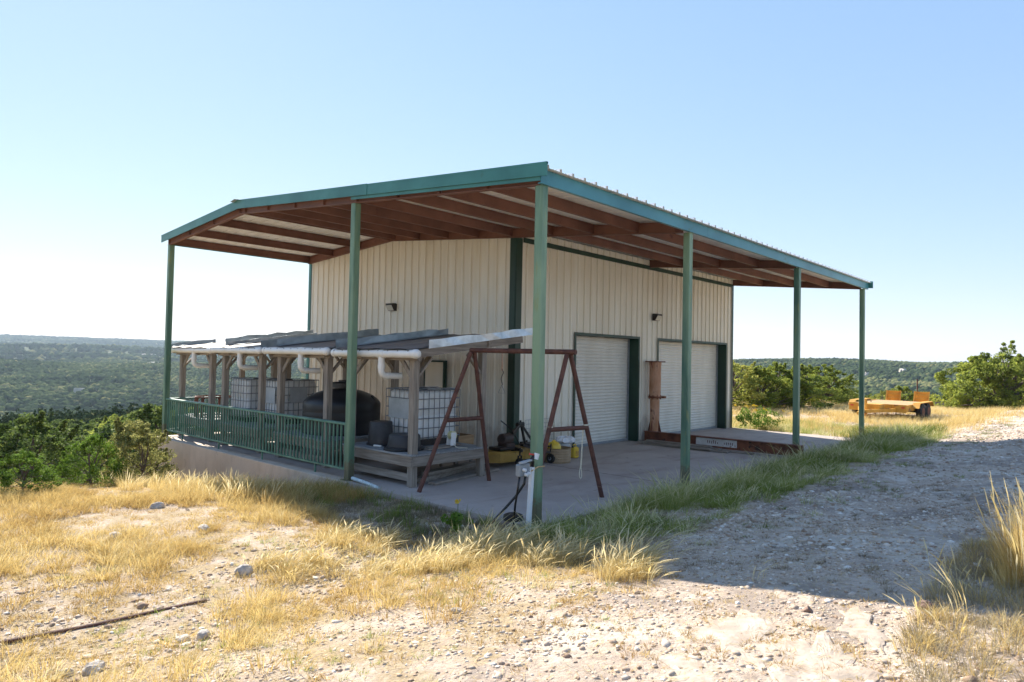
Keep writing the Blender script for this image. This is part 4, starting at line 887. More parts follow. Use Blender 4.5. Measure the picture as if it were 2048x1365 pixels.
for s_ in (-1, 1): obj('drawbar', MB().bar((1.7, s_*.85, .50), (3.55, s_*.08, .50), .10, .16), YELT, t_)
obj('coupler', MB().box(3.4, -.10, .42, 3.95, .10, .56).tube([(4.0, 0, .44), (4.2, 0, .44)], [.11, .07], 10), YELT, t_)
obj('jack', MB().tube([(3.25, .0, .02), (3.25, .0, 1.05)], .06, 12).box(3.12, -.13, 0.0, 3.38, .13, .04), YELT, t_)
obj('jack_handle', MB().tube([(3.25, 0, 1.02), (3.25, .22, 1.02), (3.25, .22, .92)], .02, 6), BLACKM, t_)
obj('tool_tray', MB().box(2.0, -.42, .56, 2.7, .42, .78), YELT, t_)
obj('cross_member', MB().box(-1.9, -1.0, .50, 1.7, -.9, .655), YELT, t_); obj('cross_member', MB().box(-1.9, .9, .50, 1.7, 1.0, .655), YELT, t_)
for s_ in (-1, 1):
    for xw in (-.55, .30):
        yw = s_*1.43
        wh = obj('wheel', MB().tube([(xw, yw-.12, .38), (xw, yw-.10, .38), (xw, yw+.10, .38), (xw, yw+.12, .38)], [.33, .38, .38, .33], 28), RUBBER, t_, smooth='auto')
        obj('rim', MB().tube([(xw, yw-.125, .38), (xw, yw+.125, .38)], .20, 16), RUSTB, wh)
    obj('fender', MB().box(-1.1, s_*1.43-.15, .80, .85, s_*1.43+.15, .825).bar((.85, s_*1.43, .81), (1.05, s_*1.43, .58), .30, .02).bar((-1.1, s_*1.43, .81), (-1.3, s_*1.43, .58), .30, .02), YELT, t_)
    rp = MB().bar((-2.55, s_*.66-.33, .55), (-2.75, s_*.66-.33, 1.20), .06, .05, (0, 1, 0)).bar((-2.55, s_*.66+.33, .55), (-2.75, s_*.66+.33, 1.20), .06, .05, (0, 1, 0))
    rp.bar((-2.65, s_*.66, .60), (-2.72, s_*.66, 1.17), .60, .02, (1, 0, 0))
    for k in range(4): z_ = .62+k*.18; rp.bar((-2.53-z_*.1-.04, s_*.66-.28, z_), (-2.53-z_*.1-.04, s_*.66+.33, z_), .04, .05)
    obj('loading_ramp', rp, YELT, t_)
t_ = thing('metal_stake', 'thin dark metal stake standing in the grass behind the yellow trailer', 'stake', (36.5, 2.2, tz(36.5, 2.2)))
obj('rod', MB().tube([(36.5, 2.2, tz(36.5, 2.2)-.1), (36.5, 2.22, 1.75)], .035, 6), RUST, t_)

# ------------------------------------------------------------------ foliage generators
def cards(rng, C, rad, n, size, flat=0.0):
    """n leaf quads around every clump centre; returns verts, quads, tone"""
    k = len(C); N = k*n; idx = np.repeat(np.arange(k), n)
    d = rng.normal(size=(N, 3)); d /= np.linalg.norm(d, axis=1)[:, None]
    rr = rng.uniform(0.35, 1.0, N)**0.6
    P = C[idx] + d*rr[:, None]*rad[idx][:, None]*np.array([1, 1, 0.85])
    a = rng.normal(size=(N, 3)); a += d*0.8; a /= np.linalg.norm(a, axis=1)[:, None]
    b = np.cross(a, rng.normal(size=(N, 3))); b /= np.linalg.norm(b, axis=1)[:, None]
    s = size*rng.uniform(0.6, 1.3, N)[:, None]
    V = np.stack([P-a*s*0.5, P+b*s*0.28, P+a*s*0.5, P-b*s*0.28], 1).reshape(-1, 3)
    Qd = np.arange(N*4).reshape(N, 4)
    tone = np.clip(0.5+rng.normal(0, 0.16, k)[idx]+rng.normal(0, 0.16, N), 0, 1)
    return V, Qd, tone
def crown(rng, kind):
    if kind == 'juniper': H, R, nc, cr, n, s, zb = 3.6, 1.9, 190, (0.16, 0.42), 100, 0.12, 0.25
    elif kind == 'cedar': H, R, nc, cr, n, s, zb = 4.2, 1.7, 180, (0.15, 0.40), 100, 0.12, 0.3
    elif kind == 'mound': H, R, nc, cr, n, s, zb = 3.3, 3.3, 420, (0.18, 0.46), 100, 0.14, 0.1
    elif kind == 'oak': H, R, nc, cr, n, s, zb = 4.0, 2.2, 130, (0.15, 0.42), 75, 0.12, 1.1
    elif kind == 'dead': H, R, nc, cr, n, s, zb = 3.2, 1.6, 60, (0.15, 0.4), 50, 0.08, 0.8
    else: H, R, nc, cr, n, s, zb = 1.5, 0.95, 95, (0.08, 0.22), 110, 0.055, 0.08
    C = []; ph = rng.uniform(0, 6.28, 4)
    while len(C) < nc:
        t = rng.uniform(0, 1); a = rng.uniform(0, 2*math.pi)
        prof = (math.sqrt(max(0, 1-t*t))**0.8*(.82+.18*min(1, t*5)) if kind == 'mound' else (1-t)**0.7+0.12 if kind == 'cedar' else math.sin(math.pi*min(1, 0.25+0.75*t))**0.7)
        lump = 1+0.22*math.sin(3*a+ph[0]+3*t)+0.15*math.sin(5*a+ph[1]-4*t)
        r = R*prof*lump*rng.uniform(0.45, 1.0)**0.5
        C.append((r*math.cos(a), r*math.sin(a), zb+(H-zb)*t*(1+0.06*math.sin(2*a+ph[2]))))
    C = np.array(C); rad = rng.uniform(cr[0], cr[1], nc)*(1.15-0.45*(C[:, 2]/H))
    # a few ragged leaders poking out of the outline
    L = []; 
    for k in range(9 if kind not in ('bush',) else 7):
        j = rng.integers(nc); c0 = C[j]; out = c0/np.array([R, R, H])+np.array([0, 0, 0.4]); out = out/np.linalg.norm(out)
        for q in (0.25, 0.42, 0.6): L.append(c0+out*q*R*0.5)
    L = np.array(L); C2 = np.vstack([C, L]); rad2 = np.concatenate([rad, np.tile([0.13, 0.09, 0.055], len(L)//3)*(R/1.9)*1.2])
    V, Qd, tone = cards(rng, C2, rad2, n, s); return V, Qd, tone, C, H, R
def tree_parts(kind, seed, lm):
    rng = np.random.default_rng(seed); V, Qd, tone, C, H, R = crown(rng, kind)
    trunk = MB(); base = (0, 0, -0.3); mid = (rng.uniform(-.2, .2), rng.uniform(-.2, .2), H*0.45)
    w_ = 0.13*R/1.9 if kind != 'bush' else 0.03
    trunk.tube([base, (mid[0]*.5, mid[1]*.5, H*.2), mid, (mid[0]*1.3, mid[1]*1.3, H*.8)], [w_*1.3, w_, w_*.7, w_*.2], 7)
    for j in rng.choice(len(C), min(len(C), 26), replace=False):
        c = C[j]; z0 = min(c[2]*0.55, H*.5)*rng.uniform(.5, 1); st = np.array([mid[0]*z0/H*2, mid[1]*z0/H*2, z0]); md = (st+c)/2+rng.normal(0, .12, 3)
        trunk.tube([tuple(st), tuple(md), tuple(c)], [w_*.5, w_*.33, w_*.1], 5)
    return V, Qd, tone, trunk
TREES = {}
def make_tree(key, kind, seed, lm, name, cat):
    V, Qd, tone, trunk = tree_parts(kind, seed, lm)
    r = bpy.data.objects.new(name, None); COL.objects.link(r); r['category'] = cat
    tr = obj('trunk' if cat == 'tree' else 'stems', trunk, BARK, r)
    cr = bigmesh('crown' if cat == 'tree' else 'foliage', V, Qd, lm, r, tone)
    TREES[key] = r; r['_used'] = 0; return r
make_tree('j1', 'juniper', 1, JUND, 'juniper_tree', 'tree'); make_tree('j2', 'juniper', 2, JUND, 'juniper_tree', 'tree'); make_tree('j3', 'juniper', 3, JUNI, 'juniper_tree', 'tree')
make_tree('c1', 'cedar', 4, JUND, 'juniper_tree', 'tree'); make_tree('c2', 'cedar', 5, JUNI, 'juniper_tree', 'tree')
make_tree('m1', 'mound', 14, JUNI, 'juniper_tree', 'tree'); make_tree('o1', 'oak', 6, OAKL, 'oak_tree', 'tree'); make_tree('o2', 'oak', 7, OAKL, 'oak_tree', 'tree')
make_tree('d1', 'dead', 8, DEADT, 'bare_tree', 'tree')
make_tree('b1', 'bush', 9, SAGE, 'dusty_bush', 'bush'); make_tree('b2', 'bush', 10, LIME, 'green_shrub', 'bush')
def plant(key, x, y, s=1.0, sz=None, label=None, group=None, rz=None, sink=0.0):
    src = TREES[key]
    if src['_used'] == 0: r = src; src['_used'] = 1
    else: r = dup(src)
    r.location = (x, y, tz(x, y)-sink); r.rotation_euler = (0, 0, random.uniform(0, 6.28) if rz is None else rz)
    r.scale = (s, s, sz or s)
    if label: r['label'] = label
    if group: r['group'] = group
    elif 'group' in r.keys(): del r['group']
    return r
# bushes at the far end of the retaining wall
plant('b1', -1.95, 10.2, .85, 1.02, 'dusty olive bush against the far end of the retaining wall')
plant('b1', -1.25, 12.6, .85, 1.05, 'olive bush beneath the slab corner, half behind the dusty bush')
plant('b2', -3.05, 9.6, 0.68, 0.70, 'bright green leafy shrub left of the dusty bush by the wall')
plant('b2', -4.60, 8.0, 0.58, 0.48, 'bright green shrub at the left edge on the crest of the bank')
plant('b2', 0.2, 19.0, 0.9, 0.8, 'green shrub low on the slope behind the left bank')
RT = [('o1', 27.8, 9.6, .95, .66, 'yellowish oak with pale leaning limbs, the first tree right of the barn'),
      ('j3', 29.8, 8.7, .95, .62, 'green juniper between the yellowish oak and the fourth post'),
      ('j3', 31.6, 8.5, .90, .68, 'tall juniper directly behind the third outer post'),
      ('c2', 33.0, 7.5, 1.15, .56, 'broad juniper right of the third outer post'),
      ('j3', 37.5, 7.6, 1.0, .66, 'dark juniper at the right end of the clump beyond the slab'),
      ('o2', 24.8, 10.6, .60, .45, 'small green oak close to the rear corner of the barn'),
      ('c2', 49, 5.6, .80, .42, 'small round bright juniper behind the tongue of the yellow trailer'),
      ('m1', 42.0, -1.3, 1.0, .98, 'big rounded juniper beside the track at the right edge'),
      ('m1', 50.0, -3.4, 1.1, 1.05, 'second rounded juniper beyond the right edge, behind the big one')]
for k, x, y, s_, sz_, lab in RT: plant(k, x, y, s_, sz_, lab)
# trees on the slopes
rp = np.random.default_rng(21); SP = []
def try_spot(x, y, dmin):
    for a, b in SP:
        if (a-x)**2+(b-y)**2 < dmin*dmin: return False
    SP.append((x, y)); return True
n_ = 0
while n_ < 185:
    r = math.sqrt(rp.uniform(19**2, 92**2)); th = D(42.25+rp.uniform(13, 41)); x = CAM.x+r*math.cos(th); y = CAM.y+r*math.sin(th)
    if y < 16.5+max(0, -x-3)*0.5 or (x > -1.2 and y < 19): continue
    lim = (-0.066 if x+0.0*y < r*0.28-7 else -0.052); ht = (2.43+lim*r)-tz(x, y)      # no crown may rise above the valley view
    if ht < 1.7 or not try_spot(x, y, 2.35): n_ += 0.01; continue
    near_ = r < 50
    key = rp.choice(['j1', 'j2', 'c1', 'j3', 'c2', 'o1', 'd1'], p=[.33, .33, .03, .17, .03, .07, .04])
    if near_: key = ['j1', 'j2'][n_ > 90]
    s_ = min(rp.uniform(.75, 1.2), ht/4.1)
    deg = math.degrees(th)-42.25
    where = ('seen through the shelters' if deg < 25.8 else 'left of corner post' if deg < 30 else 'left of the bushes' if deg < 34 else 'at the left edge' if deg < 38 else 'beyond the left edge')
    row = 'nearest row' if r < 42 else 'second row' if r < 58 else 'third row' if r < 75 else 'farthest row'
    size = 'small' if s_ < .62 else 'medium' if s_ < .9 else 'large'
    kindw = {'j': 'round dark juniper', 'c': 'pointed dark juniper', 'o': 'yellow green oak', 'd': 'grey bare tree'}[key[0]]
    lab = '%s %s, %s of the slope, %s' % (size, kindw, row, where); grp = 'trees on the left slope'
    plant(key, x, y, s_*1.18, s_*rp.uniform(.78, .98), lab, grp); n_ += 1
n_ = 0
while n_ < 42:
    r = math.sqrt(rp.uniform(52**2, 105**2)); th = D(42.25-rp.uniform(14, 40)); x = CAM.x+r*math.cos(th); y = CAM.y+r*math.sin(th)
    ht = (2.43-0.030*r)-tz(x, y)
    if ht < 1.6 or not try_spot(x, y, 3.6): n_ += 0.01; continue
    key = rp.choice(['j1', 'j2', 'j3', 'o2', 'd1'], p=[.3, .2, .2, .22, .08]); s_ = min(rp.uniform(.8, 1.25), ht/4.1)
    deg = 42.25-math.degrees(th)
    where = ('between barn and third post' if deg < 24 else 'between the last two posts' if deg < 27.3 else 'behind the yellow trailer' if deg < 32.2 else 'behind the big right juniper')
    row = 'near' if r < 70 else 'middle' if r < 88 else 'far'
    lab = '%s %s beyond the crest %s' % (row, {'j': 'juniper', 'o': 'olive oak', 'd': 'bare tree'}[key[0]], where); grp = 'trees beyond the crest'
    plant(key, x, y, s_, s_*.9, lab, grp); n_ += 1

by = {}
for r in [o for o in COL.objects if o.type == 'EMPTY' and o.get('group') in ('trees on the left slope', 'trees beyond the crest')]: by.setdefault(r['label'], []).append(r)
NTH = ['leftmost', 'second', 'third', 'fourth', 'fifth', 'sixth', 'seventh', 'eighth', 'ninth', 'tenth', 'eleventh', 'twelfth', 'thirteenth', 'fourteenth', 'fifteenth', 'sixteenth', 'seventeenth', 'eighteenth', 'nineteenth', 'twentieth']
for lab, rs in by.items():
    if 2 <= len(rs) <= 20:
        rs.sort(key=lambda o: -math.atan2(o.location.y-CAM.y, o.location.x-CAM.x))
        for k, r in enumerate(rs): r['label'] = lab.replace(' and', '')+(', leftmost such' if k == 0 else ', %s from left' % NTH[k])
# far woodland: one mass of canopy lumps that get coarser with distance
def lumps(rng, P, size, proto_V, proto_F, tone_sd, jit=.13):
    n = len(P); k = len(proto_V); a = rng.uniform(0, 6.28, n); ca, sa = np.cos(a), np.sin(a)
    sx = size*rng.uniform(.75, 1.3, n); sz = size*rng.uniform(.7, 1.15, n)
    pv = proto_V[None]*np.ones((n, 1, 1)); pv = pv*(1+rng.normal(0, jit, (n, k, 1)))
    x = (pv[..., 0]*ca[:, None]-pv[..., 1]*sa[:, None])*sx[:, None]; y = (pv[..., 0]*sa[:, None]+pv[..., 1]*ca[:, None])*sx[:, None]; z = pv[..., 2]*sz[:, None]
    V = np.stack([x, y, z], -1)+P[:, None, :]; F_ = proto_F[None]+(np.arange(n)*k)[:, None, None]
    t = np.clip(.40+rng.normal(0, tone_sd, n)+((fbm(P[:, 0], P[:, 1], 1/90., 3, 7)-.5)*2.0 if tone_sd < .2 else 0), 0, 1); t[rng.random(n) < .03] = 1.0
    tf = np.repeat(t, len(proto_F))+rng.normal(0, .07, n*len(proto_F))
    return V.reshape(-1, 3), F_.reshape(-1, proto_F.shape[1]), np.clip(tf, 0, 1)
def ico(sub):
    import bmesh
    bm = bmesh.new(); bmesh.ops.create_icosphere(bm, subdivisions=sub, radius=1)
    V = np.array([v.co[:] for v in bm.verts]); F_ = np.array([[v.index for v in f.verts] for f in bm.faces]); bm.free(); return V, F_
I1, I2 = ico(1), ico(2)
def wood_points(rng, n, r0, r1, t0, t1, clear=0.0):
    r = np.sqrt(rng.uniform(r0**2, r1**2, n)); th = np.radians(42.25+rng.uniform(t0, t1, n)); x = CAM.x+r*np.cos(th); y = CAM.y+r*np.sin(th)
    dens = fbm(x, y, 1/70., 4, 77); keep = dens > clear; x, y = x[keep], y[keep]
    return np.stack([x, y, terrain(x, y)], 1)
rng = np.random.default_rng(5)
def woodland(name, label, sects):
    VV, QQ, TT = [], [], []; off = 0
    for (n, r0, r1, t0, t1, size, lod, clear) in sects:
        P = wood_points(rng, n, r0, r1, t0, t1, clear)
        if lod == 'card':
            P[:, 2] += size*.45; C = np.repeat(P, 9, 0)+rng.normal(0, 1, (len(P)*9, 3))*np.array([.42, .42, .30])*size
            V_, Q_, t_ = cards(rng, C, np.full(len(C), size*.42), 16, size*.27)
            V_, Q_, t_ = V_, Q_, t_
            Q_ = np.vstack([Q_[:, [0, 1, 2]], Q_[:, [0, 2, 3]]]); t_ = np.concatenate([t_, t_])
        else:
            pv, pf = I2 if lod == 2 else I1
            P[:, 2] += size*.32; V_, Q_, t_ = lumps(rng, P, size, pv, pf, .16)
        VV.append(V_); QQ.append(Q_+off); TT.append(t_); off += len(V_)
    o = bigmesh(name, np.vstack(VV), np.vstack(QQ), FORE, None, np.concatenate(TT), nside=3)
    tag(o, label, 'woodland', None, 'stuff')
woodland('woodland', 'dark green scrub forest covering the valley and the far hills', [
    (950, 88, 150, 12, 42, 2.5, 'card', .0), (500, 100, 170, -42, -12, 2.6, 'card', .33),
    (1700, 150, 300, 8, 44, 2.8, 2, 0), (1300, 170, 330, -44, -8, 2.8, 2, .3),
    (6500, 300, 700, 8, 44, 3.0, 2, 0), (4200, 330, 650, -44, -8, 3.0, 2, .30),
    (15000, 700, 1300, 8, 44, 3.3, 1, 0), (11000, 650, 1150, -44, -8, 3.1, 1, .30),
    (15000, 1300, 3500, 8, 44, 6.0, 1, .3), (2500, 200, 900, -8, 8, 4.0, 1, .3)])

# ------------------------------------------------------------------ grass, litter, stones
def blades(rng, P, h, width, lean, wind=(0, 0), segs=3, head=0.0, tone=None, curve=2.0):
    n = len(P); az_ = rng.uniform(0, 6.28, n); w = np.stack([np.cos(az_), np.sin(az_), np.zeros(n)], 1)
    ld = lean*h[:, None] if lean.ndim > 1 else lean; L3 = np.zeros((n, 3)); L3[:, :2] = ld[:, :2] + np.array(wind)[None]*h[:, None]
    V = np.empty((n, (segs+1)*2, 3))
    for k in range(segs+1):
        t = k/segs; c = P + L3*(t**curve); ll = np.linalg.norm(L3, axis=1)/np.maximum(h, 1e-3)
        c[:, 2] += h*t*(1-0.28*np.minimum(ll, 1.6)*t)
        wd = width*(1-t)**0.6 + width*0.12
        if head and k >= segs-1: wd = width*head*(1.0 if k == segs-1 else 0.25)
        V[:, 2*k] = c - w*wd[:, None]*0.5 if np.ndim(wd) else c - w*wd*0.5
        V[:, 2*k+1] = c + w*wd[:, None]*0.5 if np.ndim(wd) else c + w*wd*0.5
    b = (np.arange(n)*(segs+1)*2)[:, None]
    Q_ = np.concatenate([np.stack([b[:, 0]+2*k, b[:, 0]+2*k+1, b[:, 0]+2*k+3, b[:, 0]+2*k+2], 1) for k in range(segs)])
    t_ = np.concatenate([np.clip(tone+0.10*(k/segs-0.4), 0, 1) for k in range(segs)])
    return V.reshape(-1, 3), Q_, t_
def tufts(rng, x, y, h, m, rad, width, spread=0.6, wind=(0, 0), tone_mu=0.5, segs=3, head=0.0, curve=2.0):
    """m blades per tuft at the points x, y with tuft heights h"""
    n = len(x); i = np.repeat(np.arange(n), m); a = rng.uniform(0, 6.28, n*m); r = rad*np.sqrt(rng.random(n*m))*(0.6+h[i]*1.2)
    px, py = x[i]+r*np.cos(a), y[i]+r*np.sin(a); P = np.stack([px, py, terrain(px, py)-0.012], 1)
    hh = h[i]*rng.uniform(0.45, 1.1, n*m); sp = spread*rng.uniform(0.2, 1.2, n*m)
    lean = np.stack([np.cos(a)*sp, np.sin(a)*sp], 1)
    tt = np.clip((tone_mu[i] if np.ndim(tone_mu) else tone_mu)+rng.normal(0, .12, n)[i]+rng.normal(0, .10, n*m), 0, 1)
    return blades(rng, P, hh, width*rng.uniform(.7, 1.3, n*m), lean, wind, segs, head, tt, curve)
class Heap:
    def __init__(s): s.V = []; s.Q = []; s.T = []; s.o = 0
    def add(s, vqt):
        V_, Q_, T_ = vqt; s.V.append(V_); s.Q.append(Q_+s.o); s.T.append(T_); s.o += len(V_)
    def build(s, name, mt, label, cat, kind='stuff', nside=4):
        o = bigmesh(name, np.vstack(s.V), np.vstack(s.Q), mt, None, np.concatenate(s.T), nside); return tag(o, label, cat if kind != 'stuff' else cat, None, kind)
def scatter(rng, n, x0, x1_, y0, y1_, keep):
    x = rng.uniform(x0, x1_, n); y = rng.uniform(y0, y1_, n)
    k = keep(x, y) & ~((x > -0.22) & (x < 16.95) & (y > -0.16) & (y < 14.12)); return x[k], y[k]
g = np.random.default_rng(99)
straw, green, dead = Heap(), Heap(), Heap()
cover = lambda x, y: fbm(x, y, 0.9, 4, 41)
# bank on the left: broken cover with denser golden patches
def bankd(x, y):   # 0..1 how grassy the ground is
    band = sstep(y-0.9+0.25*(x+3), 0, 1.1)            # beyond the stony strips
    front = np.exp(-((x+1.75-0.10*y)**2/0.35))*sstep(y, -3.3, -2.2)*(1-sstep(y, 1.0, 2.0))
    mid = 0.50*sstep(-x-2.4, 0, 1)*(1-sstep(-y, 0.8, 2.8))
    return np.clip(np.maximum(np.maximum(band, front*0.95), mid), 0, 1)
wind = (0.12, -0.16)
x, y = scatter(g, 11000, -10, -0.24, -3.4, 15, lambda x, y: g.random(len(x)) < bankd(x, y)*(.50+.50*sstep(cover(x, y), .36, .56)))
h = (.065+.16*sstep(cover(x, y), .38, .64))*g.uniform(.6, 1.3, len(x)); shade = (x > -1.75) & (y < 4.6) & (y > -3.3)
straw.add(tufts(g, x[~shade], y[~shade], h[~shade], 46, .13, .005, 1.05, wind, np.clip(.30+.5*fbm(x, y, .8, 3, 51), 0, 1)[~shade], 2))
# tall golden mound beside the retaining wall
x, y = scatter(g, 620, -3.2, -0.26, 3.9, 10.5, lambda x, y: g.random(len(x)) < np.exp(-((x+1.35+0.12*(y-5))/0.85)**2)*(0.35+0.65*np.exp(-((y-6.2)/2.4)**2)))
h = g.uniform(.22, .42, len(x))*(.55+.45*sstep(-x, .3, 1.1)); straw.add(tufts(g, x, y, h, 60, .14, .0052, .9, wind, .60, 3)); straw.add(tufts(g, x[::2], y[::2], h[::2]*1.25, 9, .14, .004, .5, wind, .92, 4, 3.2))
x, y = scatter(g, 170, -2.2, -0.3, 3.4, 5.6, lambda x, y: x > -9); straw.add(tufts(g, x, y, g.uniform(.18, .38, len(x)), 40, .12, .005, .6, wind, .28, 3))
# front clumps with nodding heads along the edge of the roof shadow
for cx_, cy_, rr_, n_, hh in ((-1.62, -.78, .42, 42, .33), (-1.9, -.25, .35, 26, .28), (-2.35, -.62, .40, 26, .24), (-1.66, -1.75, .35, 24, .27), (-1.9, -2.75, .26, 16, .28), (-1.35, -2.55, .25, 9, .30), (-2.9, -.1, .45, 22, .18), (-3.5, .7, .5, 26, .20), (-2.3, 1.0, .5, 22, .22)):
    a = g.uniform(0, 6.28, n_); r = rr_*np.sqrt(g.random(n_)); x, y = cx_+r*np.cos(a), cy_+r*np.sin(a); h = hh*g.uniform(.65, 1.2, n_)
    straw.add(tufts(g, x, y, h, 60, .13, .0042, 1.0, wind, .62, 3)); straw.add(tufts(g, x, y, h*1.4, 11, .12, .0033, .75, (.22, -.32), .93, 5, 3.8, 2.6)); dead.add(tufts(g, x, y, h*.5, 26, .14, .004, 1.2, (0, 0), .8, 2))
x, y = scatter(g, 44, -2.3, -0.9, -4.1, -.1, lambda x, y: g.random(len(x)) < .6); straw.add(tufts(g, x, y, g.uniform(.22, .42, len(x)), 4, .06, .004, .5, (.2, -.5), .90, 5, 3.6, 2.8))
# little dried rosettes on the stony ground
x, y = scatter(g, 11000, -9, 6, -7.2, 2.5, lambda x, y: (g.random(len(x)) < sstep(fbm(x, y, 1.3, 3, 61), .36, .62)*(1-.55*sstep(x+.35*(-y-3), -3.4, -1.4))) & ~((x > -2.6) & (y < -5.0) & (x < -.3)))
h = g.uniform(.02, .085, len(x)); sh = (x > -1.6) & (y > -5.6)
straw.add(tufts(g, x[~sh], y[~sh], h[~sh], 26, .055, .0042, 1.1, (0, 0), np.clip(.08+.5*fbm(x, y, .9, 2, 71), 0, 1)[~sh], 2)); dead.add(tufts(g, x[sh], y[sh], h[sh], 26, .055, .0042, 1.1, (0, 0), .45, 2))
x, y = scatter(g, 900, -8, -2.2, -3.5, 2.2, lambda x, y: g.random(len(x)) < sstep(fbm(x, y, .8, 3, 63), .42, .6)); green.add(tufts(g, x, y, g.uniform(.04, .10, len(x)), 18, .05, .004, .8, wind, .72, 2))
# right foreground: dusty low cover and one tall clump
x, y = scatter(g, 900, -4.2, 0.9, -7.4, -5.25, lambda x, y: (y < -5.42+.10*(x+3)) & (g.random(len(x)) < sstep(x, -4.2, -2.2)*.9))
straw.add(tufts(g, x[::2], y[::2], g.uniform(.07, .18, len(x[::2])), 40, .12, .004, .8, (0, 0), .55, 2)); dead.add(tufts(g, x, y, g.uniform(.06, .17, len(x)), 40, .12, .004, .8, (0, 0), .8, 2))
for cx_, cy_, rr_, n_, hh in ((-.40, -5.93, .24, 15, .62), (.05, -6.02, .33, 16, .66), (-.80, -5.80, .12, 5, .38)):
    a = g.uniform(0, 6.28, n_); r = rr_*np.sqrt(g.random(n_)); x, y = cx_+r*np.cos(a), cy_+r*np.sin(a); h = hh*g.uniform(.6, 1.15, n_)
    straw.add(tufts(g, x, y, h, 80, .10, .0045, .34, (-.05, .06), .52, 4)); straw.add(tufts(g, x, y, h*1.25, 6, .12, .004, .22, (-.02, .03), .85, 5, 3.2))
x, y = scatter(g, 26, -2.3, -.9, -5.6, -5.2, lambda x, y: x < 0); straw.add(tufts(g, x, y, g.uniform(.20, .42, len(x)), 3, .05, .004, .5, (-.2, .25), .85, 5, 3.2))
# green grass growing in the roof shade along the slab
ed = lambda x: -2.15-.35*fbm(x, x*0, 1.1, 2, 81)+.4*sstep(-x, -.6, .6)
x, y = scatter(g, 4300, -.75, 18.5, -3.3, -.14, lambda x, y: (g.random(len(x)) < np.clip((y-ed(x))/.7+.35, 0.03, 1)*(.10+.90*sstep(cover(x*1.3+9, y*1.3), .36, .58))))
h = (.12+.24*sstep(-y, 0, .7)*(1-sstep(-y, 1.2, 2.3)))*g.uniform(.55, 1.45, len(x))*(1+.25*sstep(x, 9, 13))*(.35+1.0*fbm(x, y, 1.9, 2, 83))
green.add(tufts(g, x, y, h, 42, .14, .0040, 1.05, (-.05, -.08), np.clip(.26+.66*fbm(x, y, 1.2, 2, 82), 0, 1), 3)); k = slice(None, None, 3)
green.add(tufts(g, x[k], y[k], h[k]*1.35, 16, .20, .0034, .85, (-.05, -.06), .97, 4, 3.0))
x, y = scatter(g, 420, -1.5, -.2, -1.2, 4.7, lambda x, y: g.random(len(x)) < .25+.75*np.exp(-((y-4.5)/.8)**2)); green.add(tufts(g, x, y, g.uniform(.12, .34, len(x)), 26, .1, .005, .6, (0, 0), .35, 3))
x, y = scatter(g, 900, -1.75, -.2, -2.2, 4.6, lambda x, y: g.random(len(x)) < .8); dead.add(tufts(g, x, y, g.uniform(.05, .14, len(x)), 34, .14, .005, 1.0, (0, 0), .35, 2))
# weeds along the middle of the track and its far part
x, y = scatter(g, 900, 0.2, 26, -4.3, -2.3, lambda x, y: g.random(len(x)) < .9*np.exp(-((y+3.15-.15*np.sin(x))/.22)**2)*sstep(cover(x, y), .38, .55)+.05); green.add(tufts(g, x, y, g.uniform(.04, .11, len(x)), 24, .09, .005, .9, (0, 0), .4, 2))
dead.add(tufts(g, x[::2], y[::2], g.uniform(.04, .09, len(x[::2])), 20, .09, .005, .9, (0, 0), .5, 2))
# open dry grass beyond the slab
x, y = scatter(g, 9000, 16.95, 47, -3.2, 17, lambda x, y: g.random(len(x)) < sstep(cover(x*.5, y*.5), .30, .52)*(.25+.75*sstep(y+2.9-0.02*(x-17), 0, 1.5)))
h = g.uniform(.20, .42, len(x)); straw.add(tufts(g, x, y, h, 20, .22, .011, .55, wind, np.clip(.45+.5*fbm(x, y, .4, 2, 91), 0, 1), 2))
x, y = scatter(g, 1100, 16.95, 21.5, -1.2, 9, lambda x, y: g.random(len(x)) < .75); green.add(tufts(g, x, y, g.uniform(.15, .38, len(x)), 24, .14, .008, .6, (0, 0), .80, 2))
x, y = scatter(g, 700, 14.5, 19.5, -1.9, .6, lambda x, y: g.random(len(x)) < .7); green.add(tufts(g, x, y, g.uniform(.25, .55, len(x)), 26, .14, .008, .5, (0, 0), .12, 3))
x, y = scatter(g, 1400, 22, 62, -10, -2, lambda x, y: g.random(len(x)) < sstep(cover(x*.4, y*.6), .45, .6)*.8); straw.add(tufts(g, x, y, g.uniform(.12, .3, len(x)), 18, .3, .012, .6, wind, .6, 2))
straw.build('dry_grass', STRAW, 'golden dry bunch grass over the bank, foreground and open field', 'dry grass')
green.build('green_grass', GREENG, 'green grass and weeds growing along the shaded slab edge', 'grass')
dead.build('grass_thatch', DEADG, 'brown dead thatch in the shade at the front of the slab', 'thatch')
# loose straw lying about
n = 30000; x, y = scatter(g, n, -9, 2, -7.2, 8, lambda x, y: x < 9); n = len(x); a = g.uniform(0, 6.28, n); L = g.uniform(.02, .09, n)
d_ = np.stack([np.cos(a), np.sin(a), np.zeros(n)], 1)*L[:, None]; c_ = np.stack([-np.sin(a), np.cos(a), np.zeros(n)], 1)*.0016
P = np.stack([x, y, terrain(x, y)+.012], 1); e = P+d_; e[:, 2] = terrain(e[:, 0], e[:, 1])+.010+g.uniform(0, .012, n)
V_ = np.stack([P-c_, P+c_, e+c_, e-c_], 1).reshape(-1, 3); lit = Heap(); lit.add((V_, np.arange(4*n).reshape(n, 4), g.uniform(.3, 1, n))); lit.build('straw_litter', STRAW, 'broken straw scattered over the stony ground', 'litter')

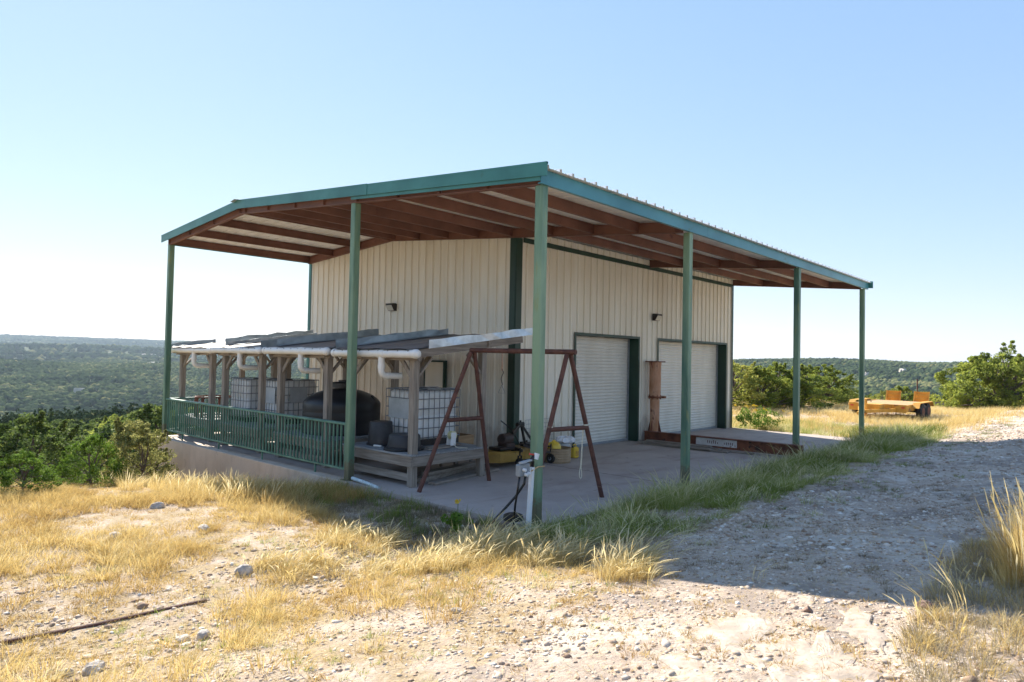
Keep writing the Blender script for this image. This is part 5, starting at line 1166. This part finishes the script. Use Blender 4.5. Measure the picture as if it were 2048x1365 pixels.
# loose stones
st = Heap()
def stones(n, x0, x1_, y0, y1_, keep, s0, s1_, proto, flat=.6):
    x, y = scatter(g, n, x0, x1_, y0, y1_, keep); k = len(x); size = s0*(s1_/s0)**(g.random(k)**1.6)
    pv, pf = proto; P = np.stack([x, y, terrain(x, y)+size*flat*.05], 1)
    V_, Q_, T_ = lumps(g, P, size, pv*np.array([1, g.uniform(.65, .85), flat]), pf, .24, .27); st.add((V_, Q_, T_))
bare = lambda x, y: g.random(len(x)) < (1-.85*bankd(x, y))*(.25+.75*sstep(fbm(x, y, 1.5, 4, 101), .40, .62))
stones(70000, -8.8, 4, -7.4, 4, bare, .007, .026, I1, .55)
stones(9000, -8.8, 1, -7.4, 2.5, lambda x, y: g.random(len(x)) < sstep(fbm(x, y, 1.1, 3, 103), .5, .66)*(1-.8*bankd(x, y)), .012, .042, I1, .6)
strip = lambda x, y: np.exp(-((y-0.95-.28*(x+4.5))/.30)**2)+np.exp(-((y+0.45-.32*(x+5))/.38)**2)
stones(5200, -8.6, -1.5, -3, 3.2, lambda x, y: g.random(len(x)) < strip(x, y)*.9, .012, .048, I1)
stones(22000, 0, 24, -8.5, -2.2, lambda x, y: g.random(len(x)) < .35+.6*sstep(fbm(x, y, 1.2, 3, 104), .42, .6), .012, .050, I1)
stones(1500, -8, 6, -7.4, 9, lambda x, y: g.random(len(x)) < .4, .022, .045, I1)
stones(2500, 22, 60, -10, 4, lambda x, y: g.random(len(x)) < .6, .03, .10, I1)
stones(500, -1.6, -.2, -3, 4, lambda x, y: g.random(len(x)) < .8, .01, .04, I1)
st.build('gravel', STONE, 'loose pale limestone gravel over the track and bare ground', 'gravel', nside=3)
def rock(label, x, y, s, sq=.65, seed=1, dark=False):
    r_ = np.random.default_rng(seed); pv, pf = ico(3); d = pv.copy()
    for k in range(5):
        nrm = r_.normal(size=3); nrm /= np.linalg.norm(nrm); c = r_.uniform(.55, .8); t = d@nrm; d -= np.outer(np.maximum(t-c, 0), nrm)*.9
    d *= (1+.10*r_.normal(size=(len(d), 1))*.5); d *= np.array([s, s*r_.uniform(.65, .9), s*sq]); m_ = MB()
    m_.v = [tuple(q) for q in d]; m_.f = [tuple(f) for f in pf]
    o = obj('rock', m_, ROCKD if dark else ROCKL); o.location = (x, y, tz(x, y)+s*sq*.25); o.rotation_euler = (0, 0, r_.uniform(0, 6.28)); return tag(o, label, 'rock')
ROCKL = mat('limestone_rock', (0.34, 0.29, 0.24), (0.60, 0.55, 0.49), 9, 0.95, b=0.8, bscale=50, spots=((0.22, 0.17, 0.13), 14, 0.62)); ROCKD = mat('brown_rock', (0.17, 0.10, 0.075), (0.32, 0.22, 0.17), 12, 0.95, b=0.8, bscale=50)
rock('pinkish grey rock alone between the straw and the stony strip', -3.97, .96, .105, .8, 1)
rock('rounded pale rock at the bottom left, the bigger of two', -5.94, -.73, .085, .7, 2); rock('rounded pale rock at the bottom left, the smaller of two', -6.10, -.60, .07, .7, 3)
rock('flat pale rock on the heap of stones in the lower left', -5.23, -.53, .085, .5, 4); rock('tan angular rock beside the flat one on the lower left stone heap', -5.10, -.62, .07, .8, 5)
rock('grey rock lying in the dry grass of the left bank', -4.49, 3.5, .13, .6, 6); rock('pale rock high in the grass below the retaining wall bushes', -3.39, 5.11, .12, .6, 7)
rock('small grey rock half hidden in grass under the golden mound', -3.46, 3.18, .12, .5, 8); rock('dark reddish brown rock on the sunlit gravel at the lower right', -1.69, -5.29, .065, .75, 9, True)
rock('pale rock on the bare ground near the bottom centre', -3.55, -2.1, .055, .6, 10); rock('brown rock near the pale ledges at the lower right', -2.2, -4.6, .05, .7, 11, True)
# limestone ledges breaking the surface of the track
def ledge(x, y, rx_, ry_, rot, hgt, seed):
    r_ = np.random.default_rng(seed); m_ = MB(); N, M = 13, 52; ph = r_.uniform(0, 6.28, 5)
    for i in range(N+1):
        t = i/N
        for j in range(M):
            a = 2*math.pi*j/M; lob = 1+.22*math.sin(2*a+ph[0])+.18*math.sin(3*a+ph[1])+.13*math.sin(5*a+ph[2])+.12*math.sin(9*a+ph[3])+.10*math.sin(14*a+ph[4])+r_.uniform(-.04, .04)
            u, w_ = t*rx_*lob*math.cos(a), t*ry_*lob*math.sin(a); X_ = x+u*math.cos(rot)-w_*math.sin(rot); Y_ = y+u*math.sin(rot)+w_*math.cos(rot)
            m_.v.append((X_, Y_, [t]))
    A = np.array([[v[0], v[1]] for v in m_.v]); T_ = np.array([v[2][0] for v in m_.v]); nz = fbm(A[:, 0], A[:, 1], 3.2, 4, seed)
    Zs = terrain(A[:, 0], A[:, 1])+hgt*(np.clip((1-T_)*3.2, 0, 1)**.7)*.7*(2.6*nz-.80)-.004-.02*(T_ > .9)
    m_.v = [(A[k, 0], A[k, 1], float(Zs[k])) for k in range(len(A))]
    for i in range(N):
        for j in range(M): m_.f.append((i*M+j, i*M+(j+1) % M, (i+1)*M+(j+1) % M, (i+1)*M+j))
    o = obj('rock_ledge', m_, LEDGE, smooth=False, kind='structure'); return o
LEDGE = mat('bare_limestone', (0.34, 0.275, 0.215), (0.47, 0.395, 0.32), 6, 0.95, b=1.0, bscale=14, spots=((0.36, 0.28, 0.21), 5, 0.52))
for k, a in enumerate([(-2.95, -4.40, .62, .26, .7, .035), (-3.3, -5.05, .70, .33, .4, .045), (-2.35, -5.02, .42, .16, .5, .03), (-1.75, -4.35, .40, .14, .3, .03), (-1.30, -5.35, .45, .18, .9, .04), (-3.75, -4.45, .45, .2, .8, .03), (1.4, -4.7, .9, .25, .2, .02)]): ledge(*a, 200+k)
for k, (x, y, a_) in enumerate(((748, 154, 7), (690, 172, 5), (165, 640, 4), (520, 1500, 16), (330, 940, 8))):
    r_ = np.random.default_rng(500+k); m_ = MB(); N = 16
    rim = [(x+a_*(1+.3*r_.normal())*math.cos(2*math.pi*j/N), y+a_*.5*(1+.3*r_.normal())*math.sin(2*math.pi*j/N)) for j in range(N)]; hh_ = 3.6+a_*.12
    for q in rim: m_.v.append((q[0], q[1], tz(*q)-2))
    for q in rim: m_.v.append((x+(q[0]-x)*.8, y+(q[1]-y)*.8, tz(*q)+hh_*r_.uniform(.6, 1.1)))
    m_.v.append((x, y, tz(x, y)+hh_)); m_.f = [(j, (j+1) % N, N+(j+1) % N, N+j) for j in range(N)]+[(N+j, N+(j+1) % N, 2*N) for j in range(N)]
    obj('limestone_outcrop', m_, ROCKL, kind='structure')
# yellow flowering weed at the slab end
t_ = thing('flowering_weed', 'green leafy weed with yellow flowers at the far end of the slab', 'weed', (17.4, 3.7, tz(17.4, 3.7)), world=False)
C = np.array([(g.normal(0, .45), g.normal(0, .35), g.uniform(.1, .75)) for _ in range(46)]); V_, Q_, T_ = cards(g, C, g.uniform(.10, .2, 46), 60, .07)
bigmesh('foliage', V_, Q_, LIME, t_, T_)
PET = leafmat('yellow_petals', [(0, (.6, .38, .02)), (1, (.8, .6, .05))], .3, 0)
for _ in range(12):
    C = np.array([(g.normal(0, .45), g.normal(0, .35), g.uniform(.7, 1.0))]); V_, Q_, T_ = cards(g, C, np.full(1, .05), 14, .05); bigmesh('flower', V_, Q_, PET, t_, T_)
t_ = thing('broadleaf_weed', 'small broad leaved weed with a yellow flower head beside the hose at the corner', 'weed', (-1.05, .55, tz(-1.05, .55)), world=False)
C = np.array([(g.normal(0, .10), g.normal(0, .10), g.uniform(.05, .34)) for _ in range(12)]); V_, Q_, T_ = cards(g, C, g.uniform(.04, .08, 12), 12, .085); bigmesh('foliage', V_, Q_, LIME, t_, T_)
obj('stem', MB().tube([(0, 0, -.05), (.01, .02, .2), (0, 0, .46)], .005, 5), mat('weed_stem', (.10, .16, .05), rough=.7), t_)
C = np.array([(g.normal(0, .05), g.normal(0, .04), .47) for _ in range(5)]); V_, Q_, T_ = cards(g, C, np.full(5, .03), 10, .03); bigmesh('flower', V_, Q_, PET, t_, T_)

# ------------------------------------------------------------------ air
hz = bpy.data.materials.new('haze_air'); hz.use_nodes = True; nt = hz.node_tree
nt.nodes.remove(nt.nodes['Principled BSDF']); pv = nt.nodes.new('ShaderNodeVolumePrincipled'); pv.inputs['Color'].default_value = (0.66, 0.82, 1.0, 1)
pv.inputs['Density'].default_value = HAZE; pv.inputs['Anisotropy'].default_value = 0.2
nt.links.new(pv.outputs[0], nt.nodes['Material Output'].inputs['Volume'])
hb_ = obj('haze', MB().box(-7000, -7000, -140, 7000, 7000, 90), hz, kind='stuff')
